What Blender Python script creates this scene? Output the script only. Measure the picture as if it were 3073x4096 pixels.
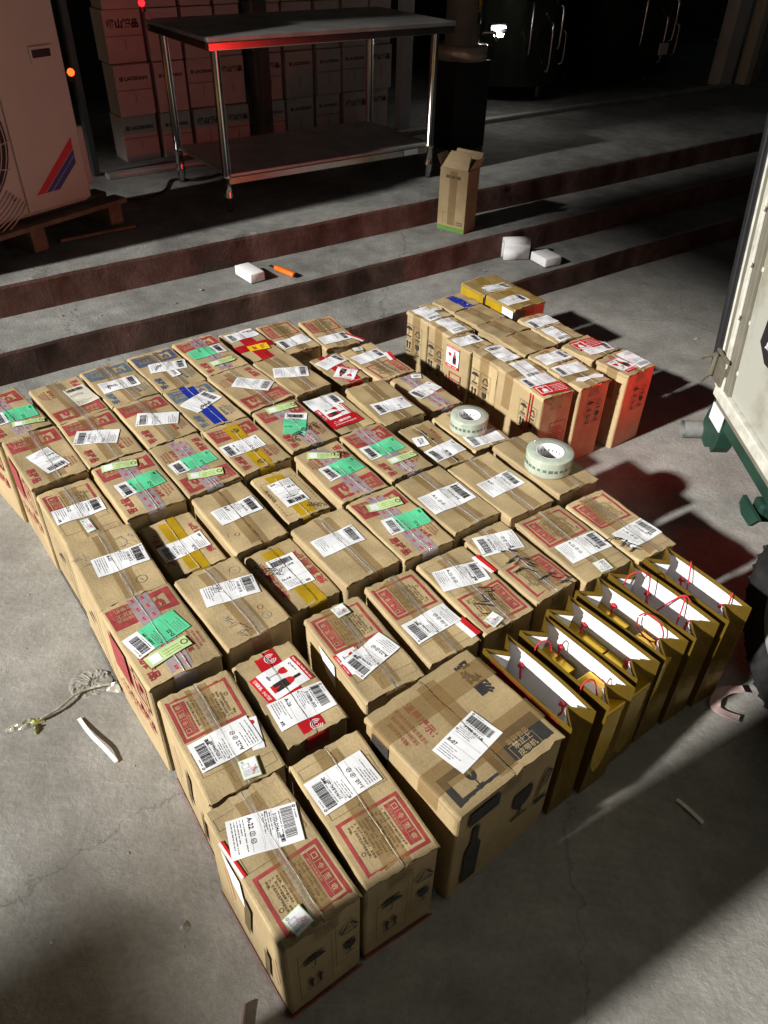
import bpy, bmesh, math, random
import numpy as np
from mathutils import Matrix, Vector

SC = bpy.context.scene
for o in list(bpy.data.objects): bpy.data.objects.remove(o)
COL = SC.collection
RAD = math.radians

# ------------------------------------------------------------------ camera
cam_d = bpy.data.cameras.new('camera'); cam = bpy.data.objects.new('camera', cam_d); COL.objects.link(cam)
_p, _r = 0.6794, 0.0304
_F = Vector((0, math.cos(_p), -math.sin(_p))); _R0 = Vector((1, 0, 0)); _U0 = Vector((0, math.sin(_p), math.cos(_p)))
_R = _R0*math.cos(_r) + _U0*math.sin(_r); _U = -_R0*math.sin(_r) + _U0*math.cos(_r)
cam.matrix_world = Matrix(((_R.x, _U.x, -_F.x, 0), (_R.y, _U.y, -_F.y, 0), (_R.z, _U.z, -_F.z, 1.6), (0, 0, 0, 1)))
cam_d.sensor_width = 36; cam_d.lens = 36*3060/4096; cam_d.clip_start = .02; cam_d.clip_end = 400
SC.camera = cam
# ------------------------------------------------------------------ night sky
W = bpy.data.worlds.new('World'); SC.world = W; W.use_nodes = True
nt = W.node_tree
sky = nt.nodes.new('ShaderNodeTexSky'); sky.sky_type = 'NISHITA'; sky.sun_disc = False
sky.sun_elevation = RAD(4); sky.sun_rotation = RAD(215); sky.altitude = 50; sky.dust_density = 3
bg = nt.nodes['Background']; bg.inputs['Strength'].default_value = 0.012
nt.links.new(sky.outputs['Color'], bg.inputs['Color'])
# ------------------------------------------------------------------ key light: a yard floodlight on a pole, left of and behind the camera
FLOOD = Vector((-18.2, -10.9, 13.0)); AIM = Vector((-.70, 1.35, .2))
fl = bpy.data.lights.new('floodlight', 'SPOT'); fl.energy = 64000; fl.color = (1, .985, .94)
fl.spot_size = RAD(14.6); fl.spot_blend = 1.0; fl.shadow_soft_size = .5
flo = bpy.data.objects.new('floodlight_beam', fl); COL.objects.link(flo); flo.location = FLOOD
flo.rotation_euler = (AIM-FLOOD).to_track_quat('-Z', 'Y').to_euler()
# ------------------------------------------------------------------ exposure
SC.view_settings.view_transform = 'Standard'; SC.view_settings.look = 'None'
SC.view_settings.exposure = 0; SC.view_settings.gamma = 1
SC.cycles.max_bounces = 6; SC.cycles.diffuse_bounces = 4; SC.cycles.glossy_bounces = 3; SC.cycles.transparent_max_bounces = 14
SC.cycles.use_denoising = True

# ================================================================== helpers
def tag(o, label=None, cat=None, group=None, kind=None):
    if label: o['label'] = label
    if cat: o['category'] = cat
    if group: o['group'] = group
    if kind: o['kind'] = kind
    return o
def empty(name, loc=(0, 0, 0), rz=0):
    o = bpy.data.objects.new(name, None); COL.objects.link(o); o.location = loc; o.rotation_euler = (0, 0, rz)
    o.empty_display_size = .05
    return o
def mobj(name, verts, faces, mat, parent=None, smooth=False, mats=None, midx=None):
    me = bpy.data.meshes.new(name); me.from_pydata([tuple(map(float, v)) for v in verts], [], [list(map(int, f)) for f in faces])
    if mats:
        for m in mats: me.materials.append(m)
        me.polygons.foreach_set('material_index', midx)
    else: me.materials.append(mat)
    if smooth: me.polygons.foreach_set('use_smooth', [True]*len(me.polygons))
    me.update()
    o = bpy.data.objects.new(name, me); COL.objects.link(o)
    if parent: o.parent = parent
    return o
class MB:
    """collects shapes into one mesh"""
    def __init__(s): s.v = []; s.f = []
    def add(s, v, f):
        n = len(s.v); s.v += [tuple(p) for p in v]; s.f += [[i+n for i in q] for q in f]; return s
    def box(s, x0, x1, y0, y1, z0, z1, b=0, M=None):
        if b <= 0:
            v = [(x0,y0,z0),(x1,y0,z0),(x1,y1,z0),(x0,y1,z0),(x0,y0,z1),(x1,y0,z1),(x1,y1,z1),(x0,y1,z1)]
            f = [[3,2,1,0],[4,5,6,7],[0,1,5,4],[1,2,6,5],[2,3,7,6],[3,0,4,7]]
        else:
            bm = bmesh.new(); bmesh.ops.create_cube(bm, size=1)
            for q in bm.verts: q.co = Vector(((x0+x1)/2+q.co.x*(x1-x0), (y0+y1)/2+q.co.y*(y1-y0), (z0+z1)/2+q.co.z*(z1-z0)))
            bmesh.ops.bevel(bm, geom=bm.edges[:], offset=b, segments=2, affect='EDGES', profile=.5)
            bm.verts.index_update(); v = [tuple(q.co) for q in bm.verts]; f = [[q.index for q in p.verts] for p in bm.faces]; bm.free()
        if M is not None: v = [tuple(M @ Vector(p)) for p in v]
        return s.add(v, f)
    def tube(s, pts, r, n=8, cap=True, smooth=True):
        pts = [Vector(p) for p in pts]; rr = r if isinstance(r, (list, tuple)) else [r]*len(pts)
        rings = []; prev = None
        for i, p in enumerate(pts):
            t = (pts[min(i+1, len(pts)-1)]-pts[max(i-1, 0)])
            t = t.normalized() if t.length > 1e-9 else Vector((0, 0, 1))
            if prev is None:
                a = Vector((0, 0, 1)) if abs(t.z) < .9 else Vector((1, 0, 0)); u = t.cross(a).normalized()
            else:
                u = (prev - t*prev.dot(t)); u = u.normalized() if u.length > 1e-6 else t.orthogonal().normalized()
            prev = u; w = t.cross(u)
            rings.append([tuple(p+(u*math.cos(2*math.pi*k/n)+w*math.sin(2*math.pi*k/n))*rr[i]) for k in range(n)])
        v = [q for g in rings for q in g]; f = []
        for i in range(len(pts)-1):
            for k in range(n): f.append([i*n+k, i*n+(k+1) % n, (i+1)*n+(k+1) % n, (i+1)*n+k])
        if cap: f += [list(range(n))[::-1], [(len(pts)-1)*n+k for k in range(n)]]
        return s.add(v, f)
    def lathe(s, prof, n=32, c=(0, 0, 0), a0=0, a1=2*math.pi):
        full = abs(a1-a0-2*math.pi) < 1e-6; m = n if full else n+1
        v = []; f = []
        for k in range(m):
            a = a0+(a1-a0)*k/n
            for r, z in prof: v.append((c[0]+r*math.cos(a), c[1]+r*math.sin(a), c[2]+z))
        L = len(prof)
        for k in range(n):
            k2 = (k+1) % m
            for i in range(L-1): f.append([k*L+i, k2*L+i, k2*L+i+1, k*L+i+1])
        return s.add(v, f)
    def build(s, name, mat, parent=None, smooth=False): return mobj(name, s.v, s.f, mat, parent, smooth)
def spline(P, n=8):
    P = [Vector(p) for p in P]; out = []
    for i in range(len(P)-1):
        a, b, c, d = P[max(i-1, 0)], P[i], P[i+1], P[min(i+2, len(P)-1)]
        for k in range(n):
            t = k/n
            out.append(.5*((2*b)+(c-a)*t+(2*a-5*b+4*c-d)*t*t+(3*b-a-3*c+d)*t**3))
    out.append(P[-1]); return out

# ------------------------------------------------------------------ materials
def newmat(name):
    m = bpy.data.materials.new(name); m.use_nodes = True
    return m, m.node_tree, m.node_tree.nodes['Principled BSDF']
def nd(t, kind, **kw):
    n = t.nodes.new(kind)
    for k, v in kw.items():
        if hasattr(n, k): setattr(n, k, v)
        else: n.inputs[k].default_value = v
    return n
def flat(name, col, rough=.6, metal=0, var=.08, scale=30, bump=0, bscale=200, alpha=1, spec=None, coat=0, emit=None):
    m, t, b = newmat(name)
    tc = nd(t, 'ShaderNodeTexCoord'); no = nd(t, 'ShaderNodeTexNoise', Scale=scale, Detail=4.0); t.links.new(tc.outputs['Object'], no.inputs['Vector'])
    mr = nd(t, 'ShaderNodeMapRange'); mr.inputs[1].default_value = .3; mr.inputs[2].default_value = .7; mr.inputs[3].default_value = 1-var; mr.inputs[4].default_value = 1+var
    t.links.new(no.outputs['Fac'], mr.inputs[0])
    mx = nd(t, 'ShaderNodeMix', data_type='RGBA', blend_type='MULTIPLY'); mx.inputs[0].default_value = 1
    mx.inputs[6].default_value = (*col, 1); t.links.new(mr.outputs[0], mx.inputs[7]); t.links.new(mx.outputs[2], b.inputs['Base Color'])
    b.inputs['Roughness'].default_value = rough; b.inputs['Metallic'].default_value = metal; b.inputs['Alpha'].default_value = alpha
    if spec is not None: b.inputs['Specular IOR Level'].default_value = spec
    if coat: b.inputs['Coat Weight'].default_value = coat; b.inputs['Coat Roughness'].default_value = .12
    if emit: b.inputs['Emission Color'].default_value = (*emit[0], 1); b.inputs['Emission Strength'].default_value = emit[1]
    if bump:
        n2 = nd(t, 'ShaderNodeTexNoise', Scale=bscale, Detail=5.0); t.links.new(tc.outputs['Object'], n2.inputs['Vector'])
        bp = nd(t, 'ShaderNodeBump', Strength=bump, Distance=.002); t.links.new(n2.outputs['Fac'], bp.inputs['Height']); t.links.new(bp.outputs['Normal'], b.inputs['Normal'])
    return m
def concrete(name, c0, c1, c2, rough=.85, bump=.5, sc=1.0, crack=.72):
    m, t, b = newmat(name); L = t.links.new
    tc = nd(t, 'ShaderNodeTexCoord')
    n1 = nd(t, 'ShaderNodeTexNoise', Scale=1.6*sc, Detail=7.0, Roughness=.62, Distortion=.4)
    n2 = nd(t, 'ShaderNodeTexNoise', Scale=9*sc, Detail=8.0, Roughness=.65)
    n3 = nd(t, 'ShaderNodeTexNoise', Scale=70*sc, Detail=6.0, Roughness=.7)
    vo = nd(t, 'ShaderNodeTexVoronoi', Scale=24*sc)
    for n in (n1, n2, n3, vo): L(tc.outputs['Object'], n.inputs['Vector'])
    r1 = nd(t, 'ShaderNodeValToRGB'); e = r1.color_ramp.elements; e[0].position = .33; e[0].color = (*c0, 1); e[1].position = .68; e[1].color = (*c2, 1)
    x = e.new(.5); x.color = (*c1, 1)
    ad = nd(t, 'ShaderNodeMath', operation='MULTIPLY_ADD'); L(n2.outputs['Fac'], ad.inputs[0]); ad.inputs[1].default_value = .75; L(n1.outputs['Fac'], ad.inputs[2])
    sb = nd(t, 'ShaderNodeMath', operation='SUBTRACT'); L(ad.outputs[0], sb.inputs[0]); sb.inputs[1].default_value = .375
    L(sb.outputs[0], r1.inputs[0])
    # fine grain and pits
    mr = nd(t, 'ShaderNodeMapRange'); L(n3.outputs['Fac'], mr.inputs[0]); mr.inputs[1].default_value = .3; mr.inputs[2].default_value = .7; mr.inputs[3].default_value = .84; mr.inputs[4].default_value = 1.14
    pit = nd(t, 'ShaderNodeMapRange'); L(vo.outputs['Distance'], pit.inputs[0]); pit.inputs[1].default_value = .02; pit.inputs[2].default_value = .07; pit.inputs[3].default_value = .55; pit.inputs[4].default_value = 1
    n4 = nd(t, 'ShaderNodeTexNoise', Scale=5*sc, Detail=3.0); L(tc.outputs['Object'], n4.inputs['Vector'])
    pg = nd(t, 'ShaderNodeMath', operation='GREATER_THAN'); L(n4.outputs['Fac'], pg.inputs[0]); pg.inputs[1].default_value = .56
    pm = nd(t, 'ShaderNodeMix', data_type='FLOAT'); L(pg.outputs[0], pm.inputs[0]); pm.inputs[2].default_value = 1; L(pit.outputs[0], pm.inputs[3])
    m1 = nd(t, 'ShaderNodeMath', operation='MULTIPLY'); L(mr.outputs[0], m1.inputs[0]); L(pm.outputs[0], m1.inputs[1])
    # thin meandering cracks
    vc = nd(t, 'ShaderNodeTexVoronoi', feature='DISTANCE_TO_EDGE', Scale=.55*sc)
    wp = nd(t, 'ShaderNodeMix', data_type='VECTOR'); wp.inputs[0].default_value = .12; L(tc.outputs['Object'], wp.inputs[4]); L(n2.outputs['Color'], wp.inputs[5]); L(wp.outputs[1], vc.inputs['Vector'])
    ck = nd(t, 'ShaderNodeMapRange'); L(vc.outputs['Distance'], ck.inputs[0]); ck.inputs[1].default_value = .0003; ck.inputs[2].default_value = .0018; ck.inputs[3].default_value = crack; ck.inputs[4].default_value = 1
    m2a = nd(t, 'ShaderNodeMath', operation='MULTIPLY'); L(m1.outputs[0], m2a.inputs[0]); L(ck.outputs[0], m2a.inputs[1])
    # old stains and dragged scratches
    st = nd(t, 'ShaderNodeTexNoise', Scale=.9*sc, Detail=9.0, Roughness=.72, Distortion=1.1); L(tc.outputs['Object'], st.inputs['Vector'])
    sr = nd(t, 'ShaderNodeMapRange'); L(st.outputs['Fac'], sr.inputs[0]); sr.inputs[1].default_value = .40; sr.inputs[2].default_value = .55; sr.inputs[3].default_value = .74; sr.inputs[4].default_value = 1.04
    smp = nd(t, 'ShaderNodeMapping'); smp.inputs['Rotation'].default_value = (0, 0, .9); smp.inputs['Scale'].default_value = (1.2, 38, 1); L(tc.outputs['Object'], smp.inputs[0])
    sn_ = nd(t, 'ShaderNodeTexNoise', Scale=2.0, Detail=5.0, Roughness=.6); L(smp.outputs[0], sn_.inputs['Vector'])
    ss = nd(t, 'ShaderNodeMapRange'); L(sn_.outputs['Fac'], ss.inputs[0]); ss.inputs[1].default_value = .62; ss.inputs[2].default_value = .72; ss.inputs[3].default_value = 1.0; ss.inputs[4].default_value = 1.16
    m2b = nd(t, 'ShaderNodeMath', operation='MULTIPLY'); L(m2a.outputs[0], m2b.inputs[0]); L(sr.outputs[0], m2b.inputs[1])
    m2 = nd(t, 'ShaderNodeMath', operation='MULTIPLY'); L(m2b.outputs[0], m2.inputs[0]); L(ss.outputs[0], m2.inputs[1])
    mx = nd(t, 'ShaderNodeMix', data_type='RGBA', blend_type='MULTIPLY'); mx.inputs[0].default_value = 1; L(r1.outputs[0], mx.inputs[6]); L(m2.outputs[0], mx.inputs[7]); L(mx.outputs[2], b.inputs['Base Color'])
    b.inputs['Roughness'].default_value = rough
    hs = nd(t, 'ShaderNodeMath', operation='MULTIPLY_ADD'); L(n2.outputs['Fac'], hs.inputs[0]); hs.inputs[1].default_value = 1.5; L(n3.outputs['Fac'], hs.inputs[2])
    h2 = nd(t, 'ShaderNodeMath', operation='MULTIPLY'); L(hs.outputs[0], h2.inputs[0]); L(m2.outputs[0], h2.inputs[1])
    bp = nd(t, 'ShaderNodeBump', Strength=bump, Distance=.004); L(h2.outputs[0], bp.inputs['Height']); L(bp.outputs['Normal'], b.inputs['Normal'])
    return m
def kraft(name, col):
    m, t, b = newmat(name); L = t.links.new
    tc = nd(t, 'ShaderNodeTexCoord'); oi = nd(t, 'ShaderNodeObjectInfo')
    ofs = nd(t, 'ShaderNodeVectorMath', operation='SCALE'); cb = nd(t, 'ShaderNodeCombineXYZ'); L(oi.outputs['Random'], cb.inputs[0]); L(oi.outputs['Random'], cb.inputs[1]); L(cb.outputs[0], ofs.inputs[0]); ofs.inputs['Scale'].default_value = 37
    ad = nd(t, 'ShaderNodeVectorMath', operation='ADD'); L(tc.outputs['Object'], ad.inputs[0]); L(ofs.outputs[0], ad.inputs[1])
    n1 = nd(t, 'ShaderNodeTexNoise', Scale=7, Detail=5.0, Roughness=.6); n2 = nd(t, 'ShaderNodeTexNoise', Scale=160, Detail=3.0)
    mp = nd(t, 'ShaderNodeMapping'); mp.inputs['Scale'].default_value = (1, 6, 1); L(ad.outputs[0], mp.inputs[0])
    n3 = nd(t, 'ShaderNodeTexNoise', Scale=28, Detail=4.0)
    L(ad.outputs[0], n1.inputs['Vector']); L(ad.outputs[0], n2.inputs['Vector']); L(mp.outputs[0], n3.inputs['Vector'])
    r = nd(t, 'ShaderNodeMapRange'); L(n1.outputs['Fac'], r.inputs[0]); r.inputs[1].default_value = .3; r.inputs[2].default_value = .7; r.inputs[3].default_value = .82; r.inputs[4].default_value = 1.12
    r2 = nd(t, 'ShaderNodeMapRange'); L(n3.outputs['Fac'], r2.inputs[0]); r2.inputs[1].default_value = .3; r2.inputs[2].default_value = .7; r2.inputs[3].default_value = .93; r2.inputs[4].default_value = 1.06
    r3 = nd(t, 'ShaderNodeMapRange'); L(oi.outputs['Random'], r3.inputs[0]); r3.inputs[3].default_value = .86; r3.inputs[4].default_value = 1.12
    a = nd(t, 'ShaderNodeMath', operation='MULTIPLY'); L(r.outputs[0], a.inputs[0]); L(r2.outputs[0], a.inputs[1])
    a2 = nd(t, 'ShaderNodeMath', operation='MULTIPLY'); L(a.outputs[0], a2.inputs[0]); L(r3.outputs[0], a2.inputs[1])
    mx = nd(t, 'ShaderNodeMix', data_type='RGBA', blend_type='MULTIPLY'); mx.inputs[0].default_value = 1; mx.inputs[6].default_value = (*col, 1); L(a2.outputs[0], mx.inputs[7]); L(mx.outputs[2], b.inputs['Base Color'])
    b.inputs['Roughness'].default_value = .62; b.inputs['Specular IOR Level'].default_value = .3
    wv = nd(t, 'ShaderNodeTexWave', Scale=55, Distortion=1.2); wv.bands_direction = 'Y'; L(ad.outputs[0], wv.inputs['Vector'])
    hh = nd(t, 'ShaderNodeMath', operation='MULTIPLY_ADD'); L(wv.outputs['Fac'], hh.inputs[0]); hh.inputs[1].default_value = .12
    h3 = nd(t, 'ShaderNodeMath', operation='MULTIPLY_ADD'); L(n1.outputs['Fac'], h3.inputs[0]); h3.inputs[1].default_value = 2.2; L(n2.outputs['Fac'], h3.inputs[2]); L(h3.outputs[0], hh.inputs[2])
    bp = nd(t, 'ShaderNodeBump', Strength=.35, Distance=.0025); L(hh.outputs[0], bp.inputs['Height']); L(bp.outputs['Normal'], b.inputs['Normal'])
    return m
MT = {}
MT['floor'] = concrete('ground_concrete', (.232, .219, .196), (.293, .279, .252), (.352, .338, .308))
MT['tread'] = concrete('step_concrete', (.155, .15, .138), (.222, .216, .20), (.285, .28, .258), sc=1.4, crack=.5)
MT['riser'] = concrete('riser_shade_tint', (.075, .036, .026), (.125, .056, .042), (.17, .095, .072), sc=1.8)  # riser shade and red lamp glow put into the colour
MT['kraft'] = kraft('kraft_board', (.395, .295, .160))
MT['kraft2'] = kraft('kraft_board_dark', (.335, .248, .130))
MT['edge'] = flat('board_edge', (.20, .125, .055), .8, var=.25, scale=120)
MT['white'] = flat('label_paper', (.74, .74, .76), .38, var=.05, scale=25, bump=.25, bscale=45)
MT['cream'] = flat('old_label_paper', (.62, .58, .48), .5, var=.06, scale=25, bump=.25, bscale=45)
MT['green'] = flat('green_label_paper', (.10, .56, .29), .38, var=.06, scale=25, bump=.2, bscale=45)
MT['seal'] = flat('pale_green_seal', (.47, .62, .28), .4, var=.08, scale=40)
MT['ink'] = flat('black_ink', (.022, .022, .024), .5, var=.2)
MT['inkbrown'] = flat('faded_print', (.10, .066, .03), .6, var=.25, scale=90)
MT['inkgrey'] = flat('grey_print', (.20, .20, .21), .5, var=.2)
MT['inkred'] = flat('red_print', (.28, .040, .040), .6, var=.22, scale=60)
MT['inkblue'] = flat('blue_print', (.085, .13, .18), .6, var=.22, scale=60)
MT['inknavy'] = flat('navy_print', (.06, .075, .13), .6, var=.22, scale=60)
MT['inkblack'] = flat('charcoal_print', (.028, .026, .024), .6, var=.25, scale=60)
MT['marker'] = flat('marker_ink', (.02, .02, .022), .4, var=.2)
MT['pencil'] = flat('red_crayon', (.32, .07, .03), .6, var=.3, scale=200)
MT['red'] = flat('red_sticker', (.52, .02, .02), .3, var=.08, coat=.4)
MT['redtape'] = flat('red_tape', (.42, .012, .018), .22, var=.1, coat=.6, bump=.3, bscale=30)
MT['bluetape'] = flat('blue_tape', (.012, .03, .30), .25, var=.1, coat=.5, bump=.3, bscale=30)
MT['yellowtape'] = flat('yellow_tape', (.40, .25, .012), .28, var=.12, coat=.4, bump=.3, bscale=30, alpha=.93)
MT['yellowclear'] = flat('yellowed_clear_tape', (.36, .22, .02), .25, var=.3, scale=25, coat=.4, bump=.4, bscale=40, alpha=.42)
MT['browntape'] = flat('brown_tape', (.255, .155, .058), .26, var=.1, coat=.25, bump=.35, bscale=35, alpha=.42)
MT['lilactape'] = flat('lilac_tape', (.36, .30, .33), .3, var=.14, scale=60, coat=.3, bump=.5, bscale=40, alpha=.72)
MT['cleartape'] = flat('clear_film', (.55, .53, .48), .12, var=.2, scale=200, alpha=.5, coat=.6, bump=.6, bscale=90)
MT['filmstrip'] = flat('thin_clear_film', (.60, .58, .54), .07, var=.3, scale=160, alpha=.14, coat=1.0, bump=1.0, bscale=55)
MT['crease'] = flat('film_crease_glint', (.72, .70, .66), .14, var=.35, scale=90, alpha=.8, coat=.8)  # seam glint put into the film's pale colour
MT['creasedark'] = flat('tape_crease', (.10, .06, .025), .4, var=.35, scale=90)
MT['wine'] = flat('red_wine_print', (.50, .03, .025), .35)
MT['yellow'] = flat('yellow_sticker', (.75, .48, .015), .4)
MT['steel'] = flat('stainless_steel', (.58, .56, .53), .22, metal=1, var=.08, scale=12)
MT['steelrough'] = flat('brushed_steel', (.46, .45, .43), .45, metal=.55, var=.2, scale=9)
MT['gold'] = flat('gold_card', (.25, .155, .022), .33, metal=.6, var=.12, scale=18, bump=.15, bscale=60)
MT['goldbox'] = flat('gold_foil_box', (.55, .36, .03), .24, metal=.7, var=.08)
MT['yellowbox'] = flat('yellow_foil_box', (.80, .50, .02), .25, metal=.35, var=.05, coat=.5)
MT['lining'] = flat('white_card', (.80, .79, .81), .55, var=.03, bump=.2, bscale=25)
MT['rope'] = flat('red_cord', (.50, .012, .03), .55, var=.25, scale=500, bump=.6, bscale=700)
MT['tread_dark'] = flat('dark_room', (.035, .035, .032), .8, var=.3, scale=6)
MT['black'] = flat('black_plastic', (.012, .012, .014), .5, var=.2)
MT['rubber'] = flat('tyre_rubber', (.017, .017, .0165), .85, var=.35, scale=30, bump=.5, bscale=90, spec=.15)
MT['foam'] = flat('white_foam', (.80, .79, .80), .8, var=.04, scale=60, bump=.6, bscale=220)
MT['wood'] = flat('pallet_wood', (.17, .12, .08), .8, var=.35, scale=14, bump=.5, bscale=60)
MT['acwhite'] = flat('ac_painted_metal', (.50, .43, .38), .45, var=.05, scale=6, bump=.1, bscale=300)
MT['orange'] = flat('orange_plastic', (.85, .16, .015), .35, var=.06)

# ================================================================== setting
PHI = RAD(36.2); TV = Vector((math.cos(PHI), math.sin(PHI), 0)); NV = Vector((-math.sin(PHI), math.cos(PHI), 0))
def sn(s, n, z=0): return TV*s + NV*n + Vector((0, 0, z))
MS = Matrix(((TV.x, NV.x, 0, 0), (TV.y, NV.y, 0, 0), (0, 0, 1, 0), (0, 0, 0, 1)))     # step frame (s, n, z) -> world
rg = random.Random(3)
g = 14
gv = []; gf = []
tag(mobj('ground', [(-60, -60, 0), (60, -60, 0), (60, 60, 0), (-60, 60, 0)], [[0, 1, 2, 3]], MT['floor']), kind='structure')
def step(name, n0, n1, z0, z1, s0=-3.0, s1=9.0):
    """one concrete step: worn uneven nosing, shade and red glow put into the riser colour"""
    N = 420; rn = random.Random(int(n0*100)); v = []; f = []; mi = []
    ph = [rn.uniform(0, 6.28) for _ in range(6)]
    for i in range(N+1):
        s = s0+(s1-s0)*i/N
        wob = .004*math.sin(s*3.1+ph[0])+.003*math.sin(s*9.3+ph[1])+.0012*math.sin(s*31+ph[5])
        chip = max(0, math.sin(s*5.7+ph[2])*math.sin(s*13.7+ph[3])-.72)*.03
        zz = z1+.002*math.sin(s*2.2+ph[4])
        prof = [(n0+.5*wob, z0-.01), (n0+wob*.8, z0+(z1-z0)*.5), (n0+wob+chip*.3, z1-.018-chip*.5), (n0+wob+.003+chip*.7, z1-.006-chip*.4), (n0+wob+.014+chip, zz-.001), (n0+.05, zz), (n1+.02, zz)]
        for n, z in prof: v.append(tuple(MS @ Vector((s, n, z))))
        if i:
            b = i*7; a = b-7
            for k in range(6): f.append([a+k, b+k, b+k+1, a+k+1]); mi.append(1 if k < 3 else 0)
    return tag(mobj(name, v, f, None, mats=[MT['tread'], MT['riser']], midx=mi), kind='structure')
step('step', 2.613, 2.885, 0, .125)
step('step', 2.885, 3.185, .125, .255)
step('platform', 3.185, 9.5, .255, .385)
# facade behind the platform
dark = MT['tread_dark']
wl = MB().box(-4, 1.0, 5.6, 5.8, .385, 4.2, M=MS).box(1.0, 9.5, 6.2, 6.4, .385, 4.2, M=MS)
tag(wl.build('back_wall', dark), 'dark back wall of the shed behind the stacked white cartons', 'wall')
frm = flat('painted_frame', (.55, .53, .58), .5, var=.1, scale=8)
frm_d = flat('dark_frame', (.055, .065, .07), .5, var=.15)
def frame_post(s, n, w, d, z1, mat, label):
    o = MB().box(s, s+w, n, n+d, .387, z1, .004, M=MS).build('door_post', mat)
    return tag(o, label, 'post', 'door frame posts at the back of the platform')
frame_post(1.235, 4.40, .035, .05, 3.2, frm_d, 'slim dark door post beside the air conditioner')
frame_post(2.27, 4.40, .06, .06, 3.2, frm_d, 'dark post standing between two columns of stacked white cartons')
frame_post(3.28, 4.44, .085, .06, 3.2, flat('pale_frame', (.50, .51, .54), .5, var=.05), 'pale upright post behind the steel urn')
frame_post(6.62, 4.38, .17, .12, 3.2, frm, 'broad lilac grey door jamb at the far right')
frame_post(6.86, 4.30, .09, .10, 3.2, flat('grey_frame', (.55, .54, .48), .5), 'narrow grey door post right of the lilac jamb')
frame_post(7.0, 4.32, .09, .10, 3.2, flat('brown_frame', (.25, .23, .20), .5), 'brownish grey door post at the far right edge')
tag(MB().box(1.28, 6.6, 4.30, 4.36, .385, .412, .004, M=MS).build('door_sill', MT['steelrough']), 'thin pale metal door sill in front of the stacked cartons', 'sill')

# ------------------------------------------------------------------ flat print helpers
_TC = {}
def text2d(s, bold=0.0):
    """outline of a string as flat triangles, height about 1, centred"""
    k = (s, bold)
    if k in _TC: return _TC[k]
    cu = bpy.data.curves.new('t', 'FONT'); cu.body = s; cu.size = 1; cu.resolution_u = 2; cu.offset = bold
    ob = bpy.data.objects.new('t', cu); COL.objects.link(ob)
    dg = bpy.context.evaluated_depsgraph_get(); me = bpy.data.meshes.new_from_object(ob.evaluated_get(dg))
    n = len(me.vertices); co = np.zeros(n*3); me.vertices.foreach_get('co', co); co = co.reshape(-1, 3)[:, :2]
    fs = [list(p.vertices) for p in me.polygons]
    bpy.data.objects.remove(ob); bpy.data.curves.remove(cu); bpy.data.meshes.remove(me)
    if n:
        mn, mx = co.min(0), co.max(0); co = co-(mn+mx)/2; size = mx-mn
    else: co = np.zeros((0, 2)); size = np.array([1, 1])
    _TC[k] = (co, fs, size); return _TC[k]
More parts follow.
